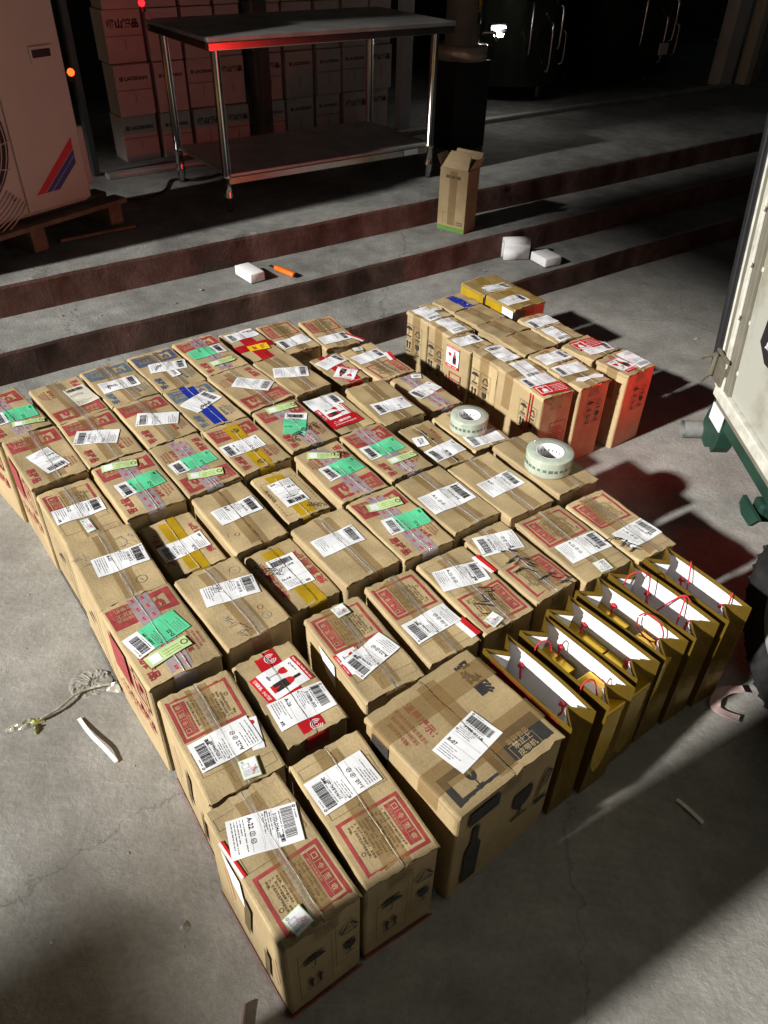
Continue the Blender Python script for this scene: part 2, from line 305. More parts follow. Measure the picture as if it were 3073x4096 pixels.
class P2:
    """a flat drawing: a list of (points, faces) pieces"""
    def __init__(s): s.c = []
    def add(s, v, f):
        v = np.asarray(v, float).reshape(-1, 2)
        if len(v): s.c.append((v, f))
        return s
    def rect(s, x0, y0, x1, y1): return s.add([(x0, y0), (x1, y0), (x1, y1), (x0, y1)], [[0, 1, 2, 3]])
    def grid(s, x0, y0, x1, y1, nx=6, ny=10):
        v = [(x0+(x1-x0)*i/nx, y0+(y1-y0)*j/ny) for j in range(ny+1) for i in range(nx+1)]
        f = [[j*(nx+1)+i, j*(nx+1)+i+1, (j+1)*(nx+1)+i+1, (j+1)*(nx+1)+i] for j in range(ny) for i in range(nx)]
        return s.add(v, f)
    def frame(s, x0, y0, x1, y1, t):
        for a in ((x0, y0, x1, y0+t), (x0, y1-t, x1, y1), (x0, y0+t, x0+t, y1-t), (x1-t, y0+t, x1, y1-t)):
            s.grid(*a, nx=max(1, int(abs(a[2]-a[0])/.02)), ny=max(1, int(abs(a[3]-a[1])/.02)))
        return s
    def poly(s, pts): return s.add(pts, [list(range(len(pts)))])
    def ring(s, cx, cy, r0, r1, n=20, a0=0, a1=2*math.pi):
        v = []; f = []
        for k in range(n+1):
            a = a0+(a1-a0)*k/n
            v += [(cx+r0*math.cos(a), cy+r0*math.sin(a)), (cx+r1*math.cos(a), cy+r1*math.sin(a))]
            if k: f.append([2*k-2, 2*k-1, 2*k+1, 2*k])
        return s.add(v, f)
    def disc(s, cx, cy, r, n=20, ry=None): return s.poly([(cx+r*math.cos(2*math.pi*k/n), cy+(ry or r)*math.sin(2*math.pi*k/n)) for k in range(n)])
    def text(s, t, cx, cy, h=None, w=None, rot=0, bold=0.0):
        co, fs, sz = text2d(t, bold)
        k = h/sz[1] if h else w/sz[0]
        kx = w/sz[0] if w else k
        c = co*np.array([kx, k]); cr, sr = math.cos(rot), math.sin(rot)
        c = np.stack([c[:, 0]*cr-c[:, 1]*sr+cx, c[:, 0]*sr+c[:, 1]*cr+cy], 1)
        return s.add(c, fs)
    def stroke(s, pts, w):
        pts = [Vector((p[0], p[1], 0)) for p in pts]; v = []; f = []
        for i, p in enumerate(pts):
            t = pts[min(i+1, len(pts)-1)]-pts[max(i-1, 0)]; t = t.normalized() if t.length else Vector((1, 0, 0))
            n = Vector((-t.y, t.x, 0))*(w*(.5 if i in (0, len(pts)-1) else 1)/2)
            v += [(p+n)[:2], (p-n)[:2]]
            if i: f.append([2*i-2, 2*i-1, 2*i+1, 2*i])
        return s.add(v, f)
    def xf(s, cx, cy, rot, k=1.0):
        c, n = math.cos(rot)*k, math.sin(rot)*k; o = P2(); T = np.array([[c, n], [-n, c]]); sh = np.array([cx, cy])
        o.c = [(v @ T+sh, f) for v, f in s.c]; return o
    def join(s, o): s.c += o.c; return s
    def clusters(s):
        """groups of pieces that lie close together"""
        b = [(v.min(0), v.max(0)) for v, _ in s.c]; par = list(range(len(b)))
        def root(i):
            while par[i] != i: i = par[i]
            return i
        for i in range(len(b)):
            for j in range(i):
                gap = max(0., *(np.maximum(b[i][0]-b[j][1], b[j][0]-b[i][1])))
                if gap < .22*max((b[i][1]-b[i][0]).max(), (b[j][1]-b[j][0]).max()): par[root(i)] = root(j)
        out = {}
        for i in range(len(b)): out.setdefault(root(i), P2()).c.append(s.c[i])
        return list(out.values())
    def arr(s): return np.concatenate([v for v, _ in s.c]) if s.c else np.zeros((0, 2))
    def faces(s):
        f = []; n = 0
        for v, q in s.c: f += [[i+n for i in p] for p in q]; n += len(v)
        return f
SPLIT = {'printed_text', 'fragile_print', 'side_print', 'handwriting', 'tape_mark', 'red_lettering', 'black_lettering', 'side_picture', 'lettering', 'flap_outline_print', 'dark_print', 'red_print', 'crayon_mark', 'knockout_lettering', 'notice_print', 'handling_symbols'}
def sheet(name, p, mapper, mat, parent):
    """lay a flat P2 drawing on a surface given by mapper(x, y) -> xyz arrays"""
    if name in SPLIT:
        cl = p.clusters()
        if len(cl) > 1:
            SPLIT.discard(name); o = [sheet(name, q, mapper, mat, parent) for q in cl][0]; SPLIT.add(name); return o
    V = p.arr()
    if not len(V): return None
    X = mapper(V[:, 0], V[:, 1])
    me = bpy.data.meshes.new(name); me.from_pydata(np.stack(X, 1).tolist(), [], p.faces()); me.materials.append(mat); me.update()
    o = bpy.data.objects.new(name, me); COL.objects.link(o); o.parent = parent; return o
# icons, unit size, centred
def ic_glass(p, cx, cy, h, kr=None):
    b = [(cx+.27*h*math.cos(a), cy+.20*h+.36*h*math.sin(a)) for a in np.linspace(math.pi, 2*math.pi, 14)]
    p.poly(b+[(cx+.25*h, cy+.46*h), (cx-.25*h, cy+.46*h)])
    p.rect(cx-.03*h, cy-.44*h, cx+.03*h, cy-.1*h); p.rect(cx-.22*h, cy-.5*h, cx+.22*h, cy-.43*h)
    if kr is not None: kr.poly([(cx-.02*h, cy+.46*h), (cx-.09*h, cy+.2*h), (cx+.0*h, cy+.23*h), (cx-.04*h, cy+.02*h), (cx+.11*h, cy+.30*h), (cx+.03*h, cy+.28*h), (cx+.08*h, cy+.46*h)])
def ic_umbrella(p, cx, cy, h):
    p.poly([(cx+.45*h*math.cos(a), cy+.02*h+.36*h*math.sin(a)) for a in np.linspace(0, math.pi, 12)])
    p.rect(cx-.025*h, cy-.42*h, cx+.025*h, cy+.05*h); p.ring(cx-.08*h, cy-.42*h, .04*h, .09*h, 8, math.pi, 2*math.pi)
    for dx, dy in ((-.28, .47), (-.02, .5), (.25, .46)): p.rect(cx+dx*h, cy+dy*h, cx+(dx+.05)*h, cy+(dy+.1)*h)
def ic_arrows(p, cx, cy, h):
    for d in (-.2, .2):
        p.poly([(cx+(d-.15)*h, cy+.15*h), (cx+(d+.15)*h, cy+.15*h), (cx+d*h, cy+.48*h)]); p.rect(cx+(d-.06)*h, cy-.36*h, cx+(d+.06)*h, cy+.16*h)
    p.rect(cx-.4*h, cy-.48*h, cx+.4*h, cy-.41*h)
def ic_recycle(p, cx, cy, h):
    T = [(cx+.5*h*math.cos(a), cy-.08*h+.5*h*math.sin(a)) for a in (math.pi/2, math.pi*7/6, math.pi*11/6)]
    for i in range(3):
        a = Vector(T[i]); b = Vector(T[(i+1) % 3]); d = (b-a)
        p.stroke([tuple(a+d*.14), tuple(a+d*.5), tuple(a+d*.72)], .1*h)
        e = a+d*.70; u = d.normalized(); nn = Vector((-u.y, u.x)); p.poly([tuple(e+nn*.12*h), tuple(e-nn*.12*h), tuple(e+u*.19*h)])
def icon_block(p, x, y, c):
    """2 x 2 handling symbols in thin frames; c = cell size"""
    for i, (dx, dy, fn) in enumerate(((-.5, .6, ic_umbrella), (.5, .6, ic_recycle), (-.5, -.6, ic_arrows), (.5, -.6, ic_glass))):
        a, b = x+dx*c*1.05, y+dy*c*1.05
        p.frame(a-c*.48, b-c*.6, a+c*.48, b+c*.58, c*.02); fn(p, a, b+c*.1, c*.76); p.rect(a-c*.25, b-c*.5, a+c*.25, b-c*.38)
BOX = {
 'b01':(-1.1877,2.0306,0.7653,0.1736,0.2847,0.310,'310J-053|D-22',[('G',0.0135,-0.0236,0.0758,0.1275,1.459),('S',0.0298,-0.0928,0.0268,0.0922,1.244)]),
 'b02':(-1.0290,2.1301,0.7017,0.1677,0.2584,0.310,'',[('Y',0.0467,0.0038,0.0717,0.1235,0.051)]),
 'b03':(-0.8992,2.2455,0.6843,0.1663,0.2741,0.310,'',[('W',-0.0029,-0.0089,0.0717,0.1245,-1.637)]),
 'b04':(-0.7671,2.3518,0.6688,0.1655,0.2833,0.310,'',[('W',0.0178,0.0109,0.0667,0.1257,-1.841),('N:5010',0.0080,-0.0432,0.0506,0.0324,1.602)]),
 'b05':(-0.6384,2.4689,0.6706,0.1622,0.2829,0.310,'310J-051|D-22',[('G',-0.0021,0.0182,0.0700,0.1265,-1.592),('S',0.0074,-0.0787,0.0327,0.0895,1.614)]),
 'b06':(-0.5108,2.5940,0.6495,0.1449,0.2496,0.290,'',[('W',0.0016,0.0838,0.0656,0.1180,1.606),('YS',0.0078,-0.0389,0.0462,0.0764,1.415)]),
 'b07':(-0.9939,1.8152,0.6601,0.1624,0.2789,0.310,'|B-07',[('W',0.0015,-0.0318,0.0694,0.1214,-2.920)]),
 'b08':(-0.8615,1.9183,0.6508,0.1676,0.2728,0.310,'310E-015|B-07',[('W',-0.0100,0.0066,0.0744,0.1269,1.080)]),
 'b09':(-0.7246,2.0280,0.6659,0.1628,0.2717,0.310,'',[('W',0.0080,-0.0076,0.0720,0.1278,1.088)]),
 'b10':(-0.5890,2.1239,0.6692,0.1590,0.2783,0.310,'',[('W',-0.0002,0.0227,0.0779,0.1180,-1.205)]),
 'b11':(-0.4608,2.2488,0.7154,0.1724,0.2714,0.310,'',[('W',0.0148,0.0076,0.0694,0.1284,-2.442)]),
 'b12':(-0.3324,2.3468,0.6915,0.1438,0.2742,0.310,'',[('W',0.0104,0.0061,0.0704,0.1206,-2.056)]),
 'b13':(-0.3852,2.6760,0.6056,0.1442,0.2557,0.285,'',[('W',-0.0025,-0.0467,0.0701,0.1221,1.660)]),
 'b14':(-0.2334,2.7275,0.5196,0.1455,0.2533,0.285,'',[('W',-0.0027,-0.0581,0.0640,0.1180,-1.508),('RS',0.0646,-0.0827,0.0201,0.0950,0.455)]),
 'b15':(-0.1759,2.4457,0.6278,0.1220,0.2102,0.280,'',[('W',-0.0060,0.0544,0.0721,0.1180,-1.327),('WINE',-0.0022,-0.0651,0.0790,0.0975,2.302)]),
 'b16':(-0.0430,2.5084,0.6793,0.1541,0.2590,0.280,'',[('W',0.0005,0.0466,0.0648,0.1234,-1.570),('RS',0.0639,0.0044,0.0258,0.0632,-0.264),('RC',-0.0043,0.1148,0.0273,0.0383,1.337)]),
 'b17':(0.1290,2.3161,0.5955,0.1314,0.2462,0.275,'310J-058|D-22',[('W',-0.0086,0.0041,0.0655,0.1180,1.842),('N:A10001',0.0292,0.0967,0.0262,0.0361,1.112)]),
 'b18':(-0.0090,2.1802,0.5723,0.1543,0.2492,0.310,'310WJ-0041|D-22',[('W',0.0029,-0.0355,0.0697,0.1220,1.540)]),
 'b19':(-0.1584,2.1281,0.6212,0.1405,0.2313,0.295,'',[('W',-0.0134,0.0840,0.0714,0.1180,-1.604),('WINE',-0.0139,0.0058,0.0730,0.1023,-1.554),('RB',-0.0128,-0.0583,0.1107,0.0530,0.025)]),
 'b20':(-0.2878,2.0231,0.6259,0.1640,0.2566,0.310,'310J-053|D-22',[('G',0.0030,0.0003,0.0696,0.1221,-0.580),('S',0.0101,0.1018,0.0361,0.0998,1.475)]),
 'b21':(-0.4178,1.9037,0.6451,0.1605,0.2618,0.310,'3100011-999|D-22',[('W',-0.0172,-0.0017,0.0667,0.1253,1.582)]),
 'b22':(-0.5531,1.8006,0.6540,0.1632,0.2713,0.310,'310J-057|D-22',[('G',-0.0019,0.0054,0.0620,0.1297,1.623),('S',0.0017,-0.0698,0.0318,0.0985,1.280)]),
 'b23':(-0.6880,1.6943,0.6440,0.1684,0.2707,0.310,'3100011-004|D-22',[('G',0.0039,-0.0068,0.0700,0.1248,1.646),('S',-0.0125,0.1083,0.0338,0.0986,1.316)]),
 'b24':(-0.8215,1.5940,0.6549,0.1532,0.2620,0.285,'310J-062|D-22',[('W',-0.0011,0.0059,0.0661,0.1304,-1.619),('RC',-0.0037,-0.0710,0.0225,0.0631,0.010)]),
 'b25':(-0.6558,1.3687,0.6128,0.1678,0.2637,0.310,'310E-012|B-07',[('W',0.0149,0.0041,0.0708,0.1274,-1.609)]),
 'b26':(-0.4936,1.1506,0.6612,0.1709,0.2706,0.310,'3100011-004|D-22',[('G',-0.0075,-0.0039,0.0722,0.1320,1.742),('S',-0.0089,-0.0677,0.0345,0.1014,1.696)]),
 'b27':(-0.5226,1.4885,0.6337,0.1447,0.2248,0.275,'310G-013|D-26',[('W',-0.0026,-0.0141,0.0642,0.1250,1.609)]),
 'b28':(-0.3875,1.5794,0.6361,0.1552,0.2621,0.300,'310E-018|B-07',[('W',0.0053,0.0222,0.0674,0.1245,-1.532)]),
 'b29':(-0.2651,1.6963,0.6214,0.1357,0.2199,0.287,'310B-014|D-20',[('W',-0.0012,0.0090,0.0708,0.1187,3.153)]),
 'b30':(-0.3503,1.2576,0.6828,0.1671,0.2583,0.310,'310E-018|B-07',[('W',0.0127,0.0266,0.0673,0.1299,-1.789)]),
 'b31':(-0.1291,1.7849,0.6232,0.1555,0.2620,0.310,'3100011-004|D-22',[('G',0.0069,0.0050,0.0691,0.1181,1.614),('S',-0.0058,0.0856,0.0319,0.0951,1.026)]),
 'b32':(-0.0004,1.8947,0.6372,0.1520,0.2701,0.310,'3100011-010|D-22',[('G',-0.0032,0.0147,0.0666,0.1222,1.578),('S',0.0162,-0.0594,0.0291,0.0904,1.535)]),
 'b33':(0.1536,1.9761,0.5984,0.1281,0.2329,0.285,'',[('W',-0.0006,-0.0471,0.0672,0.1186,1.668),('N:7022',-0.0445,0.0294,0.0500,0.0400,1.364)]),
 'b34':(0.2713,2.0866,0.5970,0.1484,0.2242,0.275,'',[('W',-0.0011,-0.0655,0.0701,0.1180,1.474)]),
 'b35':(0.4700,1.8594,0.6099,0.1569,0.2870,0.310,'',[]),
 'b36':(0.3262,1.7448,0.6255,0.1620,0.2698,0.310,'310E-014|B-07',[('W',0.0014,-0.0017,0.0726,0.1217,-1.540)]),
 'b37':(0.1738,1.6732,0.6481,0.1623,0.2584,0.310,'310ZHBA-004B|A-1',[('W',-0.0030,-0.0011,0.0850,0.1429,-1.606)]),
 'b38':(0.0412,1.5643,0.6206,0.1612,0.2709,0.310,'310J-058|D-22',[('G',0.0241,-0.0106,0.0665,0.1211,1.469),('S',0.0054,0.0776,0.0329,0.0995,1.385)]),
 'b39':(-0.0966,1.4633,0.6636,0.1679,0.2513,0.310,'|',[('W',-0.0069,0.0225,0.0684,0.1249,-1.603)]),
 'b40':(-0.2245,1.3757,0.6520,0.1389,0.2307,0.285,'310EA-008|D-14',[('W',0.0021,0.0112,0.0758,0.1181,-0.037)]),
 'b41':(-0.0390,1.1498,0.5887,0.1529,0.2757,0.285,'310DLD046-000|A-22',[('WINE',-0.0477,-0.0249,0.0669,0.0611,-1.522),('W',0.0012,-0.0334,0.0653,0.1243,1.844),('RC',0.0098,0.1247,0.0353,0.0356,0.100)]),
 'b42':(0.0946,1.2549,0.5922,0.1441,0.2730,0.285,'319VA-BAL-001|1-10',[('RS',0.0650,-0.0927,0.0298,0.0627,0.100),('W',0.0023,-0.0383,0.0673,0.1282,1.641)]),
 'b43':(0.2265,1.3501,0.6095,0.1547,0.2686,0.285,'310DLD046-000|A-22',[('W',-0.0034,0.0471,0.0737,0.1297,-1.774),('RS',0.0734,0.0500,0.0214,0.0726,0.056),('RC',-0.0319,-0.1211,0.0383,0.0330,0.260)]),
 'b44':(0.3487,1.4555,0.6340,0.1422,0.2783,0.285,'310DLD046-000|A-22',[('W',-0.0153,0.0767,0.0755,0.1180,1.305)]),
 'b45':(0.4998,1.5332,0.5818,0.1633,0.2697,0.285,'310DLD046-000|A-22',[('W',0.0090,-0.0319,0.0723,0.1382,-1.585),('RC',-0.0029,-0.1172,0.0379,0.0407,1.522)]),
 'b46':(0.6431,1.6131,0.5970,0.1438,0.2678,0.285,'319VA-BAL-001|1-10',[('W',0.0090,-0.0524,0.0740,0.1186,-1.525)]),
 'b47':(0.1728,0.9188,0.7004,0.2901,0.2747,0.320,'310E-011A|B-07',[('W',-0.0192,-0.0295,0.0764,0.1271,-1.426)]),
 'b48':(-0.0249,0.7655,0.5901,0.1588,0.2807,0.285,'319VA-BAL-001|1-10',[('W',-0.0069,0.0567,0.0778,0.1296,1.629)]),
 'b49':(-0.1631,0.6608,0.6492,0.1546,0.2802,0.295,'310DLD046-000|A-22',[('RS',-0.0731,0.0391,0.0100,0.0794,0.059),('W',-0.0016,0.0523,0.0765,0.1291,-1.882),('RC',-0.0333,-0.1220,0.0370,0.0388,0.187)]),
 'b50':(-0.3173,0.9125,0.5909,0.1614,0.2704,0.285,'310DLD046-000|A-22',[('WB',0.0701,-0.0393,0.0247,0.0792,-0.206),('W',-0.0017,-0.0319,0.0749,0.1288,1.608),('RC',0.0160,-0.1100,0.0362,0.0441,-0.143)]),
 'b51':(-0.1927,1.0298,0.6168,0.1475,0.2471,0.270,'310BM-003|A-26',[('WINE',0.0022,0.0356,0.0799,0.1164,-1.458),('W',0.0050,-0.0487,0.0739,0.1287,-1.613)]),
 't01':(0.1588,2.8717,0.6728,0.1318,0.1315,0.310,'',[('W',-0.0151,-0.0046,0.0717,0.1180,3.125),('RC',0.0507,0.0063,0.0256,0.0444,1.409)]),
 't02':(0.2384,2.7563,0.6018,0.1219,0.1355,0.310,'',[('W',0.0006,0.0003,0.0690,0.1226,3.153)]),
 't03':(0.3003,2.6304,0.6900,0.1185,0.1322,0.310,'',[('W',0.0035,0.0103,0.0713,0.1180,-1.710)]),
 't04':(0.3947,2.5328,0.6737,0.1217,0.1374,0.310,'',[('W',0.0328,-0.0111,0.0725,0.1188,-0.089)]),
 't05':(0.5116,2.3644,0.5419,0.1367,0.2518,0.310,'',[('W',0.0083,0.0631,0.0678,0.1180,3.081),('W',-0.0071,-0.0182,0.0644,0.1180,1.555),('RF',-0.0016,-0.0867,0.1148,0.0620,3.022)]),
 't06':(0.2726,2.9818,0.7081,0.1580,0.1239,0.310,'',[]),
 't07':(0.3553,2.8706,0.6825,0.1625,0.1361,0.310,'',[]),
 't08':(0.4377,2.7591,0.7185,0.1626,0.1253,0.310,'',[]),
 't09':(0.5202,2.6406,0.6084,0.1644,0.1463,0.310,'',[]),
 't10':(0.5917,2.5236,0.6448,0.1386,0.1002,0.310,'',[('W',0.0032,-0.0051,0.0685,0.1228,-1.634)]),
 't11':(0.6690,2.4049,0.6062,0.1457,0.1680,0.310,'',[('W',-0.0034,0.0460,0.0678,0.1180,1.455),('WP',0.0220,-0.0411,0.0325,0.1212,1.481)]),
 't12':(0.5895,2.8245,0.5783,0.1325,0.1073,0.310,'',[('W',-0.0022,-0.0072,0.0714,0.1296,1.605)]),
 't13':(0.6534,2.7238,0.5463,0.1365,0.1180,0.310,'',[('W',-0.0204,-0.0127,0.0657,0.1180,-3.104)]),
 't14':(0.7472,2.6125,0.7242,0.1566,0.1402,0.310,'',[('RF',0.0072,0.0268,0.1178,0.0669,2.940),('W',0.0317,-0.0408,0.0620,0.1180,-1.791)]),
 't15':(0.8576,2.5008,0.6739,0.1582,0.1429,0.310,'',[('WINE',-0.0276,0.0007,0.0728,0.0981,0.083),('W',0.0478,0.0012,0.0620,0.1180,3.079)]),
 'y1':(0.4230,3.1744,0.6027,0.1817,0.1524,0.310,'',[('W',0.0081,-0.0424,0.0648,0.1180,-1.600)]),
 'y2':(0.5200,3.0311,0.6207,0.1728,0.1728,0.315,'',[('W',-0.0638,-0.0104,0.0695,0.1180,-1.608)]),
}
GA = 'parcels laid out in rows on the ground'
GB = 'tall parcels standing together behind the rows'
DESC = {
 'b01': ('red-printed carton with green label, cut off by the left edge of the picture', GA),
 'b02': ('carton with creamy off-white label and red print at its front end, back row left', GA),
 'b03': ('carton with teal printed block and hand-marked white label, back row', GA),
 'b04': ('carton with dark navy printed block and small 5010 tag', GA),
 'b05': ('red-printed carton with green label at the back, next to the navy-printed one', GA),
 'b06': ('carton with crossed red tape and a small yellow warning sticker', GA),
 'b07': ('red-printed carton with tilted white label and tall lit side, leftmost of second row', GA),
 'b08': ('red-printed carton with level white label, right of the leftmost second-row carton', GA),
 'b09': ('red-printed carton with white label just left of the blue-taped carton', GA),
 'b10': ('carton with bright blue tape and teal print under a hand-marked label', GA),
 'b11': ('carton with slanted white label and red block at its front, right of blue-taped one', GA),
 'b12': ('plain brown carton with narrow white label beside the crossed red tape carton', GA),
 'b13': ('carton with framed red notice in the back row, second from its right end', GA),
 'b14': ('carton with framed red notice at the right end of the back row', GA),
 'b15': ('small low carton with red tape and a wine bottle sticker near its front corner', GA),
 'b16': ('carton with two white labels and red framed notice behind the taped-over plain carton', GA),
 'b17': ('carton with lilac tape, wrinkled label and A10001 tag beside the tall parcels', GA),
 'b18': ('plain dark kraft carton with one white label, left of the A10001 carton', GA),
 'b19': ('carton with white label, wine bottle sticker and red warning tape', GA),
 'b20': ('red-printed carton with upright green label and bold black handwriting', GA),
 'b21': ('carton with yellow tape printed with black rings across its top', GA),
 'b22': ('carton with green label and red glass symbol on its front edge, second column', GA),
 'b23': ('carton with pale green seal strip above its green label, front of the left block', GA),
 'b24': ('carton with red framed notice and white label below the tall lit left carton', GA),
 'b25': ('plain carton with grey handwriting, label and circled number on the left edge', GA),
 'b26': ('nearest red-printed carton with green label, lilac tape and red printed side', GA),
 'b27': ('low carton with yellow tape and red lettering beside the grey-handwritten carton', GA),
 'b28': ('plain carton with white label and small red pencil mark, left centre', GA),
 'b29': ('carton with dashed outline print and yellow tape, sunk between taller cartons', GA),
 'b30': ('plain carton with scribbled white label and faint writing behind the red wine carton', GA),
 'b31': ('carton with green label and red block at its front edge in the middle', GA),
 'b32': ('carton with green label left of the 7022 carton', GA),
 'b33': ('dark carton with 7022 tag and black printed words', GA),
 'b34': ('carton under the farther clear tape roll', GA),
 'b35': ('long carton under the nearer clear tape roll', GA),
 'b36': ('plain carton with white label left of the nearer tape roll', GA),
 'b37': ('dark plain carton with large white label and blue pen tick', GA),
 'b38': ('red-printed carton with green label in front of the blue-ticked carton', GA),
 'b39': ('plain carton with mostly blank white label in the centre of the layout', GA),
 'b40': ('carton with yellow tape, red lettering and black scribble by its label', GA),
 'b41': ('carton with red framed notice and wine label folded over its left edge', GA),
 'b42': ('carton with red framed notice at its back and 1-10 label, centre right', GA),
 'b43': ('carton with red framed notice at its front under black handwriting', GA),
 'b44': ('carton with black handwriting across framed notice, next to the wrinkled-film label', GA),
 'b45': ('carton with framed notice at its back and stamped slip on its front edge', GA),
 'b46': ('handwritten carton with framed notice at the right end, behind the last gift bag', GA),
 'b47': ('large square carton with black glass symbol and creased brown tape', GA),
 'b48': ('front carton with 1-10 label and framed notice, right of the nearest carton', GA),
 'b49': ('nearest carton at the bottom with A-22 label and green-edged slip on its corner', GA),
 'b50': ('carton with tilted A-22 label left of the red wine sticker carton', GA),
 'b51': ('carton with red tape and a large picture of wine bottle and glass', GA),
 't01': ('tall parcel at the left rear corner of the standing group, symbols on its side', GB),
 't02': ('tall parcel second from left in front of the blue-taped parcel', GB),
 't03': ('tall parcel with wine sticker wrapped on its lit side', GB),
 't04': ('tall parcel with pale green slip at its edge, right of the wine sticker parcel', GB),
 't05': ('long tall parcel with red fragile sticker, nearest of the standing group', GB),
 't06': ('parcel with blue tape in the standing group, left of the yellow boxes', GB),
 't07': ('plain unlabelled parcel directly in front of the nearer yellow box', GB),
 't08': ('plain unlabelled parcel in the middle of the standing group', GB),
 't09': ('plain unlabelled parcel nearest the camera among the blank ones', GB),
 't10': ('short parcel with taped white label behind the torn-paper parcel', GB),
 't11': ('tall parcel with torn white paper on its top edge and red-lit side', GB),
 't12': ('parcel with white label just right of the nearer yellow box', GB),
 't13': ('parcel with white label behind the red fragile sticker parcel at right', GB),
 't14': ('parcel with red fragile sticker and white sheet, right rear of the standing group', GB),
 't15': ('separate tall parcel with wine sticker at the right end, side lit red', GB),
 'y1': ('farther of the two yellow taped boxes by the steps', 'yellow taped boxes by the steps'),
 'y2': ('nearer of the two yellow taped boxes by the steps', 'yellow taped boxes by the steps'),
}

# ================================================================== cartons
def barcode(p, x0, y0, x1, y1, rn):
    x = x0
    while x < x1:
        w = rn.choice((.0005, .0008, .0012, .0016)); p.rect(x, y0, min(x+w, x1), y1); x += w+rn.choice((.0005, .0008, .0012))
def fine(p, x0, x1, y, rn, h=.0011):
    x = x0
    while x < x1:
        w = rn.uniform(.002, .011); p.rect(x, y, min(x+w, x1), y+h); x += w+rn.uniform(.0007, .0022)
def waybill(w, h, code, rn, style='W', extra=None):
    """returns (light paper, coloured paper, print) drawings centred on 0; barcode end is +y"""
    pa, pc, pr, pf = P2(), P2(), P2(), P2()
    X, Y = w/2, h/2
    if style == 'G':
        pa.grid(-X, Y-.30*h, X, Y, 6, 4); pc.grid(-X, -Y, X, Y-.30*h, 6, 8)
    else: pa.grid(-X, -Y, X, Y, 6, 12)
    barcode(pr, -X+.08*w, Y-.235*h, X-.16*w, Y-.075*h, rn)
    pr.ring(-X+.1*w, Y-.04*h, .0016, .0028, 12); fine(pf, -X+.18*w, -X+.42*w, Y-.045*h, rn)
    fine(pf, -X+.12*w, X-.3*w, Y-.265*h, rn)
    a, b = (code.split('|')+[''])[:2]
    if a: pr.text(a, -.04*w, Y-.325*h, w=min(.62*w, .055*len(a)*w+.12*w), h=.0065, bold=.012)
    for k in range(4):
        fine(pf, -X+.08*w, rn.uniform(0, X-.3*w), Y-(.395+.034*k)*h, rn)
    pr.ring(-X+.06*w, Y-.44*h, .0012, .0022, 10)
    for yy in (.365, .545, .70):
        if style != 'B': pf.rect(-X+.04*w, Y-yy*h, X-.04*w, Y-yy*h+.0004)
    if b:
        pr.text(b, -X+.22*w, -Y+.33*h, h=.0085, bold=.015)
        if a.startswith('310D') or a.startswith('319') or a.startswith('310Z'):
            for cx, t in ((.50, '酒'), (.68, 'NC')):
                pr.ring(-X+cx*w, -Y+.33*h, .0042, .0050, 16); pr.text(t, -X+cx*w, -Y+.33*h, h=.0048)
    for k in range(5): fine(pf, -X+.07*w, -X+rn.uniform(.4, .92)*w, -Y+(.06+.042*k)*h, rn)
    if extra: pr.text(extra, X-.2*w, -Y+.07*h if extra.endswith('元') else Y-.28*h, h=.0075, bold=.03)
    return pa, pc, pr, pf
def wine_sticker(w, h):
    wh, rd, bk, gl = P2(), P2(), P2(), P2()
    X, Y = w/2, h/2
    wh.grid(-X, -Y, X, Y, 5, 6); rd.grid(-X, -Y, X, -Y+.15*h, 5, 2); rd.grid(-X, Y-.09*h, X, Y, 5, 1)
    cx = .17*w                                            # bottle: red shoulders, black label band, dark neck
    rd.poly([(cx-.13*w, -.28*h), (cx+.13*w, -.28*h), (cx+.13*w, -.1*h), (cx-.13*w, -.1*h)])
    bk.grid(cx-.14*w, -.22*h, cx+.14*w, .06*h, 2, 3)
    rd.poly([(cx-.13*w, .06*h), (cx+.13*w, .06*h), (cx+.11*w, .14*h), (cx+.04*w, .20*h), (cx-.04*w, .20*h), (cx-.11*w, .14*h)]); bk.rect(cx-.045*w, .20*h, cx+.045*w, .34*h)
    gx = -.22*w
    rd.poly([(gx+.12*w*math.cos(a), .16*h+.13*h*math.sin(a)) for a in np.linspace(math.pi, 2*math.pi, 12)]+[(gx+.11*w, .2*h), (gx-.11*w, .2*h)])
    gl.rect(gx-.012*w, -.2*h, gx+.012*w, .04*h); gl.disc(gx, -.2*h, .1*w, 14, .02*h)
    bk.ring(-.32*w, .33*h, .025*w, .04*w, 12); fine(bk, -.25*w, -.02*w, .325*h, random.Random(2), .0018)
    lt = P2(); lt.text('酒类配送，小心轻放', 0, -Y+.075*h, w=.82*w, h=.07*h, bold=.02); lt.text('Wines  fragile  handle with care!', 0, Y-.045*h, w=.9*w, h=.05*h, bold=.02)
    return wh, rd, bk, gl, lt
def fragile_sticker(w, h):
    rd, lt = P2(), P2(); X, Y = w/2, h/2
    rd.grid(-X, -Y, X, Y, 6, 4); s = .36*h
    lt.frame(X*.52-s, -s, X*.52+s, s, .05*h)
    ic_glass(lt, X*.52, 0, .56*h)
    for k in range(5): fine(lt, -X+.06*w, -X+(.5-.05*(k % 2))*w, Y-(.22+.15*k)*h, random.Random(k), .0022)
    return rd, lt
